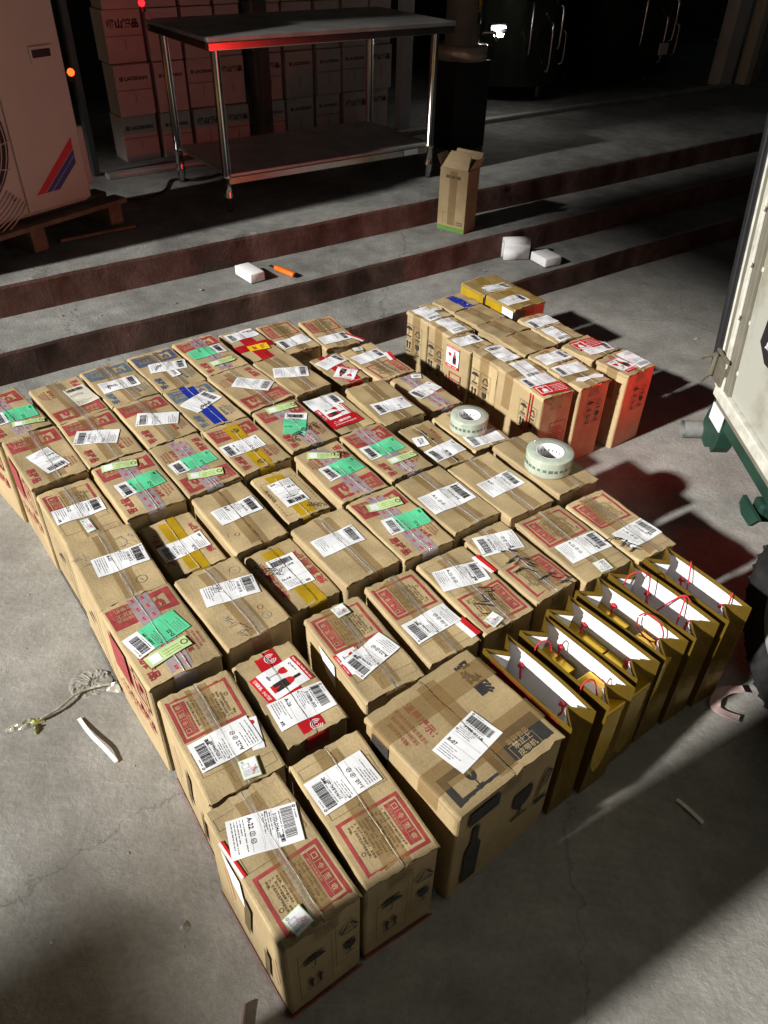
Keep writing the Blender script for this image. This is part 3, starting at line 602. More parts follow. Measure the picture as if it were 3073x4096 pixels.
# big prints on the carton tops, in a frame of w x l with the heavy block at the -y end
def print_fragile(w, l):
    a, txt, kr = P2(), P2(), P2(); K = max(1, min(1.5, w/.19)); k2 = min(K, 1.15)
    X, Y = w/2, l/2; y0, y1 = -Y+.035*l, -Y+.30*l
    a.grid(.0, y0, X-.05*w, y1, 6, 6)                      # solid block with knocked-out words
    s0, s1 = -X+.06*w, -.01*w
    t = .016; a.frame(s0, y0, s1, y1, t)
    kk = P2(); cx, cy = (s0+s1)/2, (y0+y1)/2; ic_glass(a, cx, cy, (y1-y0)*.56, kr)
    bx = (X-.05*w)/2
    kr.text('易碎物品', bx, y1-.025, w=.050*k2, h=.0105*k2, bold=.01); kr.text('禁止上', bx+.002, (y0+y1)/2-.002, w=.042*k2, h=.0125*k2, bold=.01); kr.text('皮带机', bx, y0+.015*k2, w=.042*k2, h=.0125*k2, bold=.01)
    kr.frame(bx-.029*k2, y0+.005, bx+.029*k2, y1-.034, .0009)
    a.text('易碎品', X-.16*w, Y-.20*l, w=.078*K, h=.026*K, rot=math.pi/2, bold=.045)
    txt.text('温馨提示：', -X+.30*w, Y-.26*l, w=.062*K, h=.0135*K, rot=-math.pi/2, bold=.02)
    for k, s in enumerate(('请在收件后当面验货再签收', '若有损坏请拒收并与我们联系', '感谢您的配合与理解！')):
        txt.text(s, -X+(.21-.055*k)*w, Y-.26*l, w=(.066-.012*k)*K, h=.0066*K, rot=-math.pi/2)
    return a, txt, kr
KTXT = ['1、派件需100%按规核实收方客', '户身份信息，口令签收，当面验（正', '确），签收，手工丈量方可派（正', '箱）。派送前，请与一楼时间上门', '2、请妥善保管，使用破损外包装均', '视情况在配送上传，开箱验视服务。', '★如有损坏，请您一时间拍照上', '传处理。请客户部分签收，另须', '3、可为客户配送服务，如有缺', '份，收货员可直接带回处理。', '零担。']
def print_receipt(w, l):
    """red framed notice at the -y end: lettered red column on +x side, brown paragraph beside it"""
    rd, br, kr, ln = P2(), P2(), P2(), P2(); X, Y = w/2, l/2
    x0, x1, y0, y1 = -X+.10*w, X-.07*w, -Y+.045*l, -Y+.46*l
    rd.frame(x0, y0, x1, y1, .0072)
    c0, c1 = x1-.036, x1-.011; rd.grid(c0, y0+.013, c1, y1-.012, 2, 8)
    n = 4; hh = (y1-y0-.027)/n
    for k, ch in enumerate('口令签收'):
        cy = y1-.013-hh*(k+.5); kr.text(ch, c1-.0085, cy, h=.0115, rot=-math.pi/2, bold=.01)
        if k: kr.rect(c1-.0165, cy+hh/2-.0004, c1, cy+hh/2+.0004)
    kr.rect(c0+.0082, y0+.013, c0+.0088, y1-.012); kr.text('派件签收有提示', c0+.0042, (y0+y1)/2+.012, w=.05, h=.0048, rot=-math.pi/2)
    xs = c0-.006; pitch = (xs-x0-.014)/10.4
    for k, s in enumerate(KTXT):
        W = (y1-y0-.03)*(len(s)/16.5); br.text(s, xs-pitch*k, y1-.016-W/2-(0 if k else -.001), w=W, h=pitch*.72, rot=-math.pi/2, bold=.02)
    for (a, b, c, d) in ((-X+.06*w, Y-.06*l, .12*w, Y-.15*l), (.02*w, Y-.20*l, X-.08*w, Y-.44*l), (-X+.1*w, Y-.30*l, -.02*w, Y-.50*l)):
        ln.frame(min(a, c), min(b, d), max(a, c), max(b, d), .0007)
    ln.ring(-.02*w, 0, .003, .0042, 12); ln.ring(-.3*w, -Y+.2*l, .003, .0042, 12)
    return rd, br, kr, ln
def scribble(p, x, y, s, rot, seed, n=3, wd=.0013):
    """n hand-written characters in a column/row, each a few quick strokes"""
    rn = random.Random(seed); q = P2()
    for k in range(n):
        ox = k*s*1.15
        for j in range(rn.randint(4, 6)):
            a = [ox+rn.uniform(-.45, .3)*s, rn.uniform(-.5, .5)*s]; horiz = rn.random() < .5
            L = rn.uniform(.4, .95)*s; c = rn.uniform(-.18, .18)*s
            b = [a[0]+L, a[1]+.15*L] if horiz else [a[0]-.1*L+c, a[1]-L]
            m = [(a[0]+b[0])/2+c*.5, (a[1]+b[1])/2+c]
            pts = [(e.x, e.y) for e in spline([(a[0], a[1], 0), (m[0], m[1], 0), (b[0], b[1], 0)], 4)]
            if rn.random() < .3: pts.append((pts[-1][0]-.12*s, pts[-1][1]+.1*s))
            q.stroke(pts, wd)
    p.join(q.xf(x, y, rot))
class Carton:
    def __init__(s, key, x, y, a, w, l, h, mat, seed):
        s.w, s.l, s.h = w, l, h; rn = s.rn = random.Random(seed)
        s.root = empty('carton', (x, y, 0), a); s.mat = mat
        s.bul = rn.uniform(-.002, .0035); s.t1 = rn.uniform(-.002, .003); s.ph = [rn.uniform(0, 6.28) for _ in range(4)]; s.tilt = rn.uniform(-.004, .004)
        s.body(); s.flaps()
    def zf(s, x, y):
        u, v = 2*x/s.w, 2*y/s.l
        return s.h-.004+s.bul*(1-u*u)*(1-v*v)+s.t1*(1-abs(u))*(v*v)+s.tilt*.35*u*v+.0014*np.sin(5*u+s.ph[0])*np.sin(5*v+s.ph[1])+.0005*np.sin(13*v+s.ph[2])
    def top(s, off): return lambda x, y: (x, y, s.zf(x, y)+off)
    def left(s, off=.0028): return lambda x, y: (np.full_like(x, -s.w/2-off)-.0*x, -x, y)        # x to the viewer's right, y = height
    def front(s, off=.0028): return lambda x, y: (x, np.full_like(x, -s.l/2-off), y)
    def body(s):
        rn = s.rn; w, l, h = s.w/2-.001, s.l/2-.0015, s.h-.010
        NZ = 6; c = .006; v = []; f = []
        ring = [(-w+c, -l), (0, -l), (w-c, -l), (w-c*.3, -l+c*.3), (w, -l+c), (w, 0), (w, l-c), (w-c*.3, l-c*.3), (w-c, l), (0, l), (-w+c, l), (-w+c*.3, l-c*.3), (-w, l-c), (-w, 0), (-w, -l+c), (-w+c*.3, -l+c*.3)]
        n = len(ring); bb = rn.uniform(-.0015, .0015)
        for k in range(NZ+1):
            t = k/NZ; z = .001+t*(h-.001)
            for (x, y) in ring:
                q = 1-(2*t-1)**2; mid = (abs(x) < 1e-6 or abs(y) < 1e-6)
                sx = 1+(bb/w if mid else 0)*q; j = rn.gauss(0, .0003)
                v.append((x*sx+j, y*sx+j, z))
        for k in range(NZ):
            for i in range(n): f.append([k*n+i, k*n+(i+1) % n, (k+1)*n+(i+1) % n, (k+1)*n+i])
        f += [list(range(n))[::-1], [NZ*n+i for i in range(n)]]
        mobj('body', v, f, s.mat, s.root)
    def flaps(s):
        rn = s.rn
        for sd in (-1, 1):
            NX, NY = 6, 22; L = s.l/2+.0012; v = []; f = []
            prof = [(.0008, -.0035), (.0008, 0)]+[((s.w/2-.006)*k/NX, 0) for k in range(1, NX+1)]+[(s.w/2-.0022, -.0011), (s.w/2, -.0048), (s.w/2+.0002, -.0125)]
            m = len(prof); e0, e1 = rn.uniform(-.001, .002), rn.uniform(-.001, .002); lift = [rn.uniform(0, .0045), rn.uniform(0, .0045)]
            for j in range(NY+1):
                t = j/NY*2-1; y = t*L
                for k, (x, dz) in enumerate(prof):
                    yy = y
                    if j in (0, NY) and k < m-2: yy += (rn.gauss(0, .0016)+(e0 if j == 0 else e1))*(1 if j else -1)
                    z = float(s.zf(sd*min(x, s.w/2), max(-s.l/2, min(s.l/2, yy))))+dz
                    if abs(t) > .86 and k < m-3: z += (lift[0 if t < 0 else 1])*(abs(t)-.86)/.14*(1-x/s.w*1.2)
                    v.append((sd*x, yy, z))
            for j in range(NY):
                for k in range(m-1):
                    q = [j*m+k, j*m+k+1, (j+1)*m+k+1, (j+1)*m+k]; f.append(q if sd < 0 else q[::-1])
            b = len(v)                                     # board thickness at both ends
            for j in (0, NY):
                base = len(v)
                for k in range(1, m-1): x, y, z = v[j*m+k]; v.append((x, y, z-.0042))
                for k in range(1, m-2): f.append([j*m+k, j*m+k+1, base+k, base+k-1])
            o = mobj('flap', v, f, None, s.root, mats=[s.mat, MT['edge']], midx=[0]*(len(f)-2*(m-3))+[1]*(2*(m-3)))
    def tape(s, mat, width=.05, x=0.0, drop=.055, off=.0011, along='y', name='tape', pattern=None, ends=(1, 1)):
        """parcel tape across the top that turns down over both ends"""
        rn = s.rn; N = 22; M = 5; v = []; f = []
        L = s.l/2 if along == 'y' else s.w/2
        T = [-L-drop*ends[0]*rn.uniform(.7, 1.1), -L-.012, -L-.0022]+[-L+2*L*k/N for k in range(N+1)]+[L+.0022, L+.012, L+drop*ends[1]*rn.uniform(.7, 1.1)]
        if not ends[0]: T = T[3:]
        if not ends[1]: T = T[:-3]
        sk = rn.uniform(-.03, .03)
        for t in T:
            for k in range(M+1):
                u = x+(k/M-.5)*width+sk*t; j = rn.gauss(0, .00025)
                tc = max(-L, min(L, t)); a, b = (u, tc) if along == 'y' else (tc, u)
                z = float(s.zf(np.float64(a), np.float64(b)))+off+max(0, j)
                if abs(t) > L: ex = abs(t)-L; side = math.copysign(L+.0026, t); z -= (ex if ex > .003 else .001); a, b = (u, side) if along == 'y' else (side, u)
                v.append((a, b, z))
        for i in range(len(T)-1):
            for k in range(M): f.append([i*(M+1)+k, i*(M+1)+k+1, (i+1)*(M+1)+k+1, (i+1)*(M+1)+k])
        o = mobj(name, v, f, mat, s.root, smooth=True)
        if pattern: sheet('tape_mark', pattern, s.top(off+.0005), MT['red' if mat == MT['lilactape'] else 'ink'], o)
        return o
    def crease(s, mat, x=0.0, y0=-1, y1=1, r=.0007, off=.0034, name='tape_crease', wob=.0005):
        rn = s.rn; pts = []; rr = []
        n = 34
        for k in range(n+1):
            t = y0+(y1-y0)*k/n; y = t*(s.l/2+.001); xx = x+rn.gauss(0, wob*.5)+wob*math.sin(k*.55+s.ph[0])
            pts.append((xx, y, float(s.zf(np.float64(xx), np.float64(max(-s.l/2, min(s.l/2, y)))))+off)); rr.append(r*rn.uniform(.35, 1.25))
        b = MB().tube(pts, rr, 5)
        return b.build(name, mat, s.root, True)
    def fit(s, x, y, w, h, rot, pad=.002):
        """keep a label inside the top face"""
        c, n = abs(math.cos(rot)), abs(math.sin(rot)); ex, ey = (w*c+h*n)/2, (w*n+h*c)/2
        k = min(1, (s.w/2-pad)/ex, (s.l/2-pad)/ey); w, h, ex, ey = w*k, h*k, ex*k, ey*k
        return max(-s.w/2+pad+ex, min(s.w/2-pad-ex, x)), max(-s.l/2+pad+ey, min(s.l/2-pad-ey, y)), w, h, rot
    def lay(s, name, p, x, y, rot, off, mat, parent=None):
        o = sheet(name, p.xf(x, y, rot), s.top(off), mat, parent or s.root)
        return o
    def label(s, kind, x, y, w, h, rot, code='', extra=None, z=.0022, rn=None):
        rn = rn or s.rn
        if kind not in ('RS',): x, y, w, h, rot = s.fit(x, y, w, h, rot)
        if kind in 'WGY':
            pa, pc, pr, pf = waybill(w, h, code, rn, kind, extra)
            a = s.lay('shipping_label', pa, x, y, rot, z, MT['cream' if kind == 'Y' else 'white'])
            if kind == 'G': s.lay('green_panel', pc, x, y, rot, z, MT['green'], a)
            s.lay('printed_text', pr, x, y, rot, z+.0006, MT['ink'], a); s.lay('fine_print', pf, x, y, rot, z+.0006, MT['inkgrey'], a); return a
        if kind == 'S':
            p = P2().grid(-w/2, -h/2, w/2, h/2, 2, 6); a = s.lay('seal_strip', p, x, y, rot, z+.0012, MT['seal'])
            q = P2(); q.ring(w*.02, -h*.4, w*.17, w*.24, 14)
            for k in range(4): fine(q, -w*.34+k*w*.2, -w*.34+k*w*.2+.0011, 0, rn)
            for k in range(3): q.rect(-w*.3+k*w*.22, -h*.28, -w*.3+k*w*.22+.0009, h*.1)
            s.lay('printed_text', q, x, y, rot, z+.0017, MT['inkbrown'], a)
            s.lay('code_patch', P2().rect(-w*.36, h*.18, w*.36, h*.42), x, y, rot, z+.0016, MT['white'], a); return a
        if kind.startswith('N:'):
            a = s.lay('number_label', P2().grid(-w/2, -h/2, w/2, h/2, 3, 3), x, y, rot, z+.001, MT['white'])
            q = P2().text(kind[2:], 0, -h*.05, w=max(w, h)*.62, h=min(w, h)*.42, rot=(0 if w > h else math.pi/2), bold=.02); s.lay('printed_text', q, x, y, rot, z+.0016, MT['ink'], a); return a
        if kind == 'WINE':
            wh, rd, bk, gl, lt = wine_sticker(w, h); a = s.lay('wine_sticker', wh, x, y, rot, z-.0004, MT['white'])
            for nm, p, m, k in (('red_print', rd, 'red', .0001), ('dark_print', bk, 'ink', .0004), ('glass_print', gl, 'inkgrey', .0003), ('lettering', lt, 'white', .0005)): s.lay(nm, p, x, y, rot, z+k, MT[m], a)
            return a
        if kind == 'RF':
            rd, lt = fragile_sticker(w, h); a = s.lay('fragile_sticker', rd, x, y, rot, z+.001, MT['red']); s.lay('lettering', lt, x, y, rot, z+.0016, MT['white'], a); return a
        if kind == 'RS':                                   # end of a wine sticker that shows beside the label
            a = s.lay('wine_sticker', P2().grid(-w/2, -h/2, w/2, h/2, 2, 5), x, y, rot, z-.0005, MT['white']); s.lay('red_print', P2().grid(w*.0, -h/2, w/2, h/2, 1, 5), x, y, rot, z-.0001, MT['red'], a); return a
        if kind == 'WB':
            a = s.lay('wine_sticker', P2().grid(-w/2, -h/2, w/2, h/2, 2, 5), x, y, rot, z-.0005, MT['white']); s.lay('red_print', P2().disc(0, h*.34, w*.25, 12), x, y, rot, z-.0001, MT['wine'], a); return a
        if kind == 'RC':
            a = s.lay('receipt_slip', P2().grid(-w/2, -h/2, w/2, h/2, 3, 3), x, y, rot, z+.0012, MT['seal']); s.lay('slip_paper', P2().grid(-w*.46, -h*.46, w*.46, h*.46, 3, 3), x, y, rot, z+.0016, MT['white'], a)
            q = P2(); q.frame(-w*.38, h*.02, -w*.0, h*.24, .0006); q.ring(-w*.3, h*.36, .0015, .0026, 10)
            for k in range(6): fine(q, -w*.4, w*.4, h*(-.08-.055*k), rn, .0008)
            s.lay('printed_text', q, x, y, rot, z+.0021, MT['inkgrey'], a)
            q = P2()
            for k in range(7): q.stroke([(rn.uniform(-.1, .4)*w, rn.uniform(-.35, .1)*h), (rn.uniform(-.1, .4)*w, rn.uniform(-.35, .1)*h)], .0012)
            s.lay('red_stamp', q, x, y, rot, z+.0023, MT['red'], a); return a
        if kind == 'YS':
            a = s.lay('warning_sticker', P2().grid(-w/2, -h/2, w/2, h/2, 3, 4), x, y, rot, z+.0008, MT['yellow']); q = P2().text('易碎', 0, h*.2, h=w*.35, bold=.03).text('轻放', 0, -h*.2, h=w*.35, bold=.03); s.lay('lettering', q, x, y, rot, z+.0014, MT['red'], a); return a
        if kind == 'RB':
            a = s.lay('warning_tape', P2().grid(-w/2, -h/2, w/2, h/2, 5, 3), x, y, rot, z-.0002, MT['redtape'])
            q = P2().text('请勿动', .05*w, h*.12, w=w*.4, h=h*.22, bold=.02).text('封签破损请勿签收', 0, -h*.18, w=w*.7, h=h*.14); q.stroke([(-w*.33, h*.02), (-w*.25, h*.24), (-w*.17, h*.02), (-w*.33, h*.02)], .0012); s.lay('lettering', q, x, y, rot, z+.0003, MT['white'], a); return a
        if kind == 'WP': return s.lay('torn_paper', P2().poly([(-w*.5, -h*.4), (-w*.1, -h*.5), (w*.4, -h*.3), (w*.3, 0), (w*.5, h*.35), (0, h*.5), (-w*.4, h*.3), (-w*.2, 0)]), x, y, rot, z, MT['white'])
    # printed tops
    def fragile(s, ink, flip, ink2=None):
        a, t, k = print_fragile(s.w, s.l); r = math.pi if flip else 0
        o = s.lay('fragile_print', a, 0, 0, r, .0005, MT[ink]); s.lay('notice_print', t, 0, 0, r, .0005, MT[ink2 or ink]); s.lay('knockout_lettering', k, 0, 0, r, .0009, s.mat, o)
    def receipt(s, flip):
        rd, br, kr, ln = print_receipt(s.w, s.l); r = math.pi if flip else 0
        o = s.lay('notice_print', rd, 0, 0, r, .0005, MT['inkred']); s.lay('paragraph_print', br, 0, 0, r, .0005, MT['inkbrown'], o); s.lay('knockout_lettering', kr, 0, 0, r, .0009, s.mat, o); s.lay('flap_outline_print', ln, 0, 0, r, .0006, MT['inkbrown'])
    def side_icons(s, where, cells, c=.03, ink='inkblack'):
        p = P2()
        for (x, y) in cells: icon_block(p, x, y, c)
        sheet('handling_symbols', p, s.left() if where == 'left' else s.front(), MT[ink], s.root)

S_MARKS = lambda l, w: (lambda p: [p.text('S', dx*w, y, h=.012, bold=.04) for y in np.arange(-l/2+.02, l/2-.01, .034) for dx in (-.24, .24)] and p)(P2())
RINGS = lambda l: (lambda p: [p.ring(dx, y, r, r+.0018, 16) for i, y in enumerate(np.arange(-l/2+.03, l/2, .062)) for dx in ((-.006, .006)[i % 2],) for r in (.003, .0065, .010)] and p)(P2())
STYLE = {}   # key: (print, tape, board)
for k in 'b01 b05 b23 b26 b32 b38 b20'.split(): STYLE[k] = ('Fr', 'lilac')
for k in 'b22 b31'.split(): STYLE[k] = ('F', 'lilac')
for k in 'b07 b08 b09'.split(): STYLE[k] = ('Fr', 'brown')
for k in 'b02 b11'.split(): STYLE[k] = ('F', 'brown')
STYLE.update(b03=('Fteal', 'brown'), b04=('Fnavy', 'brown'), b10=('Fteal', 'blue'), b21=('Fr', 'yellowring'), b47=('Fblack', 'brown'))
for k in 'b49 b48 b43 b44 b16'.split(): STYLE[k] = ('K', 'brown')
for k in 'b41 b42 b50 b45 b46 b24 b13 b14'.split(): STYLE[k] = ('Kr', 'brown')
for k in 'b27 b29 b40'.split(): STYLE[k] = ('Y', 'yellow')
for k in 'b06 b15 b51'.split(): STYLE[k] = ('', 'red')
STYLE.update(b33=('H', 'brown'), b17=('E', 'lilac'), t06=('', 'blue'), y1=('', 'brown'), y2=('', 'brown'))
EXTRA = {'b49': '空配', 'b50': '空配', 'b48': '特快', 'b42': '特快', 'b41': '空配', 'b51': '8元', 'b40': '8元', 'b27': '8元', 'b24': '8元', 'b23': '8元', 'b38': '8元', 'b31': '8元', 'b32': '8元', 'b22': '8元', 'b18': '8元', 'b21': '8元', 'b29': '20元', 'b33': '20元', 'b20': '4元', 'b17': '8元', 'b45': '空配', 'b43': '空配', 'b46': '特快', 'b01': '8元'}
CART = {}
for key, (bx, by, ba, bw, bl, bh, code, labs) in BOX.items():
    pr, tp = STYLE.get(key, ('', 'brown'))
    mat = MT['kraft2'] if key in ('b47', 'b40', 'b37', 'b33', 'b18', 'b12', 't07', 't08', 't09') else MT['kraft']
    c = Carton(key, bx, by, ba, bw, bl, bh, mat, hash(key) % 1000 if False else sum(ord(ch)*(i+3) for i, ch in enumerate(key))); CART[key] = c
    lab, grp = DESC[key]
    tag(c.root, lab, 'box' if key[0] != 'y' else 'box', grp)
    rn = c.rn
    if pr in ('F', 'Fr'): c.fragile('inkred', pr == 'Fr')
    elif pr == 'Fteal': c.fragile('inkblue', True)
    elif pr == 'Fnavy': c.fragile('inknavy', True, 'inkblue')
    elif pr == 'Fblack': c.fragile('inkblack', False, 'inkred')
    elif pr in ('K', 'Kr'): c.receipt(pr == 'Kr')
    elif pr == 'Y':
        if key == 'b29':
            p = P2(); n = 12
            for k in range(n):
                for yy in (-bl*.36, bl*.36): p.rect(-bw*.4+bw*.8*k/n, yy, -bw*.4+bw*.8*(k+.6)/n, yy+.0012)
                for xx in (-bw*.4, bw*.4): p.rect(xx, -bl*.36+bl*.72*k/n, xx+.0012, -bl*.36+bl*.72*(k+.6)/n)
            p.text('时间短信', -bw*.38, .02, w=.06, h=.012, rot=-math.pi/2); c.lay('dashed_print', p, 0, 0, 0, .0006, MT['inkblack'])
        else:
            p = P2().text('轻拿轻放', -bw*.37, 0, w=bl*.62, h=.021, rot=-math.pi/2, bold=.02).text('贵重易碎', bw*.37, 0, w=bl*.62, h=.021, rot=math.pi/2, bold=.02); c.lay('red_lettering', p, 0, 0, 0, .0005, MT['inkred'])
    elif pr == 'H':
        c.lay('black_lettering', P2().text('河南', -bw*.02, bl*.30, w=.034, h=.016, rot=-math.pi/2, bold=.03).text('真', 0, bl*.1, h=.014, rot=-math.pi/2, bold=.03).text('有限公司', 0, -bl*.33, w=.062, h=.016, rot=-math.pi/2, bold=.03), 0, 0, 0, .0024, MT['inkblack'])
        c.lay('red_lettering', P2().text('视频开箱', bw*.25, bl*.2, w=.06, h=.013, rot=-math.pi/2, bold=.01), 0, 0, 0, .0006, MT['inkred'])
    elif pr == 'E': c.lay('red_lettering', P2().text('易', -bw*.3, bl*.02, h=.03, bold=.02).text('易', bw*.32, -bl*.08, h=.03, bold=.02), 0, 0, 0, .0006, MT['inkred'])
    # tape
    if tp == 'brown':
        c.tape(MT['browntape'], rn.uniform(.044, .052), rn.uniform(-.006, .006), ends=(1, 1) if key[0] != 't' else (1, 1))
    elif tp == 'lilac': c.tape(MT['lilactape'], .05, 0, pattern=S_MARKS(bl, .05))
    elif tp == 'blue': c.tape(MT['bluetape'], .045, -.004 if key[0] == 'b' else .01, pattern=S_MARKS(bl, .045) if key[0] == 'b' else None)
    elif tp == 'yellow': c.tape(MT['yellowtape'], .05, 0)
    elif tp == 'yellowring': c.tape(MT['yellowtape'], .048, 0, pattern=RINGS(bl))
    elif tp == 'red':
        o = c.tape(MT['redtape'], .052, 0)
        if key == 'b51':
            q = P2()
            for y in (-.105, .10): [q.ring(.008, y, r, r+.0016, 18, .6, 6.0) for r in (.004, .008, .012)]
            sheet('tape_mark', q, c.top(.0016), MT['white'], o)
        if key == 'b06': c.tape(MT['redtape'], .05, -.02, along='x', drop=.02, name='cross_tape', off=.0016)
    if key == 'b47':
        for yy in (.085, -.055): c.tape(MT['browntape'], .055, yy, along='x', drop=.06, name='cross_tape', off=.0016)
    if key[0] == 'y':
        c.tape(MT['yellowclear'], bl*.96, 0, along='x', drop=.07, name='cross_tape', off=.0016); sheet('yellow_side', P2().grid(-bl*.49, bh*.55, bl*.49, bh-.012, 4, 3), c.left(.0040), MT['yellowtape'], c.root)
    if key in ('t05', 't11', 't15', 't04', 't01', 't02'):
        c.tape(MT['browntape'], .045, .0 if key != 't05' else .055, along='x', drop=.16, name='cross_tape', off=.0016)
    # centre seam: crinkled film, pale where its glint is put in
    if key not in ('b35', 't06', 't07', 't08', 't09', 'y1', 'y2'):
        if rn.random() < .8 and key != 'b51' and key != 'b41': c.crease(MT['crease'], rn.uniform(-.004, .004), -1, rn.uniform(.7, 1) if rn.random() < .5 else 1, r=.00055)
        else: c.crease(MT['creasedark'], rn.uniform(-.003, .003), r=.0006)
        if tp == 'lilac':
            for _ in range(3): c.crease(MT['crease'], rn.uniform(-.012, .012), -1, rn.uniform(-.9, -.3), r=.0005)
    if tp == 'brown' and key[0] == 'b' and rn.random() < .75: c.tape(MT['filmstrip'], rn.uniform(.014, .024), rn.uniform(-.004, .004), drop=.03, off=.0046, name='film_tape')
    for i, (kd, x, y, w, h, r) in enumerate(labs):
        c.label(kd, x, y, w, h, r, code, EXTRA.get(key) if kd in 'WGY' else None, z=.0022+.0009*i)
# hand writing, extra marks
def mark(key, items, mat='marker', name='handwriting', off=.0052):
    c = CART[key]; p = P2()
    for it in items: scribble(p, *it[:-1], it[-1]*1.35)
    c.lay(name, p, 0, 0, 0, off, MT[mat])
mark('b25', [(-.062, .065, .026, -1.2, 5, 2, .0012), (.052, .095, .026, -1.4, 9, 2, .0014)], 'inkgrey', off=.0007)
mark('b30', [(-.045, -.052, .022, -1.3, 15, 3, .001), (-.02, .062, .018, -1.1, 4, 2, .0011)], 'inkgrey')
mark('b20', [(-.045, -.068, .020, .3, 21, 5, .002)])
mark('b44', [(.0, .045, .03, -1.3, 31, 1, .0022), (-.012, .0, .034, -1.35, 33, 2, .0022), (.03, -.09, .03, -1.2, 36, 2, .002)])
mark('b43', [(.012, -.035, .034, -2.0, 41, 3, .0024)])
mark('b46', [(-.06, -.03, .026, -1.3, 51, 3, .0022)])
mark('b40', [(-.055, .07, .022, -1.0, 61, 3, .0016)])
mark('b29', [(.02, -.075, .016, -.5, 71, 3, .0016)])
mark('b03', [(-.045, -.012, .016, .2, 81, 2, .0018)]); mark('b04', [(-.03, .018, .014, .2, 85, 2, .0018)]); mark('b10', [(-.02, -.012, .015, .4, 88, 3, .002)])
mark('b06', [(.02, .1, .012, -.2, 90, 3, .0016)]); mark('b31', [(.03, .085, .016, -.6, 92, 3, .0016)])
for key, x, y, r in (('b25', .035, -.085, .014), ('b30', .055, .085, .014), ('b30', .04, -.09, .011)):
    c = CART[key]; p = P2(); p.ring(0, 0, r*.92, r, 18); p.stroke([(-r*.2, r*.5), (r*.15, 0), (-r*.1, -r*.5)], .0012); c.lay('circled_number', p, x, y, .4, .0007, MT['inkgrey' if key == 'b30' else 'marker'])
for key, x, y in (('b28', -.05, -.06), ('b30', .03, -.055), ('b36', .01, .10)):
    p = P2().ring(.012, 0, .006, .0072, 14).stroke([(-.012, .008), (-.010, -.01)], .0013); CART[key].lay('crayon_mark', p, x, y, -.4, .0007, MT['pencil'])
# printed sides
for key in ('b07', 'b26', 'b01'):
    c = CART[key]; l, h = c.l, c.h
    p = P2().grid(-l*.34, h*.56, l*.02, h*.93, 5, 5); p.text('易碎品', l*.24, h*.45, w=.095, h=.034, rot=-.0, bold=.05).text('小心轻放', -l*.16, h*.36, w=.11, h=.030, bold=.04)
    p.frame(l*.1, h*.62, l*.42, h*.92, .010); ic_glass(p, l*.26, h*.77, .05)
    sheet('side_print', p, c.left(), MT['inkred'], c.root)
for key in ('b49', 'b50'):
    c = CART[key]; l, h = c.l, c.h
    sheet('side_picture', P2().add([(-l*.05, h*.35), (l*.02, h*.30), (l*.10, h*.75), (l*.02, h*.8)], [[0, 1, 2, 3]]).add([(l*.2, h*.15), (l*.26, h*.12), (l*.3, h*.5), (l*.24, h*.55)], [[0, 1, 2, 3]]), c.left(), MT['inkbrown'], c.root)
    sheet('side_print', P2().stroke([(-l*.25, h*.75), (-l*.2, h*.4)], .008).stroke([(l*.36, h*.62), (l*.39, h*.3)], .007), c.left(), MT['inkred'], c.root)
for key in ('b24', 'b25'):
    c = CART[key]; l, h = c.l, c.h; p = P2(); p.frame(-l*.1, h*.3, l*.12, h*.75, .0016); ic_umbrella(p, 0, h*.52, .05); p.rect(l*.25, h*.1, l*.27, h*.8); sheet('side_print', p, c.left(), MT['inkblack'], c.root)
    sheet('side_stripe', P2().rect(-l*.48, .004, l*.48, .02), c.left(), MT['inkblack'], c.root)
for key in ('b48', 'b49'):
    c = CART[key]; w, h = c.w, c.h
    p = P2()
    for x, y, fn, s in ((-.022, h*.62, ic_umbrella, .05), (.05, h*.72, ic_recycle, .05), (-.022, h*.33, ic_arrows, .045), (.05, h*.45, ic_glass, .045)): fn(p, x, y, s)
    p.frame(-.055, h*.2, .012, h*.8, .0009); p.frame(.02, h*.3, .074, h*.86, .0009)
    sheet('handling_symbols', p, c.front(), MT['inkblack'], c.root)
for key in ('b48', 'b49', 'b50'):
    c = CART[key]; sheet('bottom_band', P2().rect(-c.w*.498, .002, c.w*.498, .016), c.front(), MT['inkred'], c.root); sheet('bottom_band', P2().rect(-c.l*.498, .002, c.l*.498, .012), c.left(), MT['inkred'], c.root)
c = CART['b47']; p = P2(); h = c.h                        # bottle, glass and dark plate printed on the big carton
p.grid(-.115, h*.80, -.035, h*.94, 3, 2)
p.poly([(-.112, h*.10), (-.070, h*.10), (-.070, h*.50), (-.082, h*.58), (-.082, h*.74), (-.100, h*.74), (-.100, h*.58), (-.112, h*.50)])
ic_glass(p, .042, h*.56, .105); p.stroke([(.092, h*.36), (.102, h*.66), (.112, h*.72), (.126, h*.68), (.116, h*.56), (.098, h*.52)], .007); p.rect(.095, h*.36, .128, h*.40)
sheet('side_print', p, c.front(), MT['inkblack'], c.root)
sheet('side_print', P2().grid(-.11, .20, -.06, .30, 2, 2), c.left(), MT['inkblack'], c.root)
for key, cells in (('t01', [(-.016, .20)]), ('t02', [(-.012, .175)]), ('t04', [(-.012, .185)]), ('t05', [(.062, .20)])): CART[key].side_icons('left', cells, .052 if key != 't05' else .046)
for key in ('t11', 't15'): CART[key].side_icons('front', [(.012, .2)], .042)
c = CART['t05']; p = P2(); p.frame(-.02, .08, .05, .20, .003); [p.rect(-.012, .09+.008*k, .042-(k % 3)*.006, .094+.008*k) for k in range(12)]; sheet('notice_print', p, c.front(), MT['inkred'], c.root)
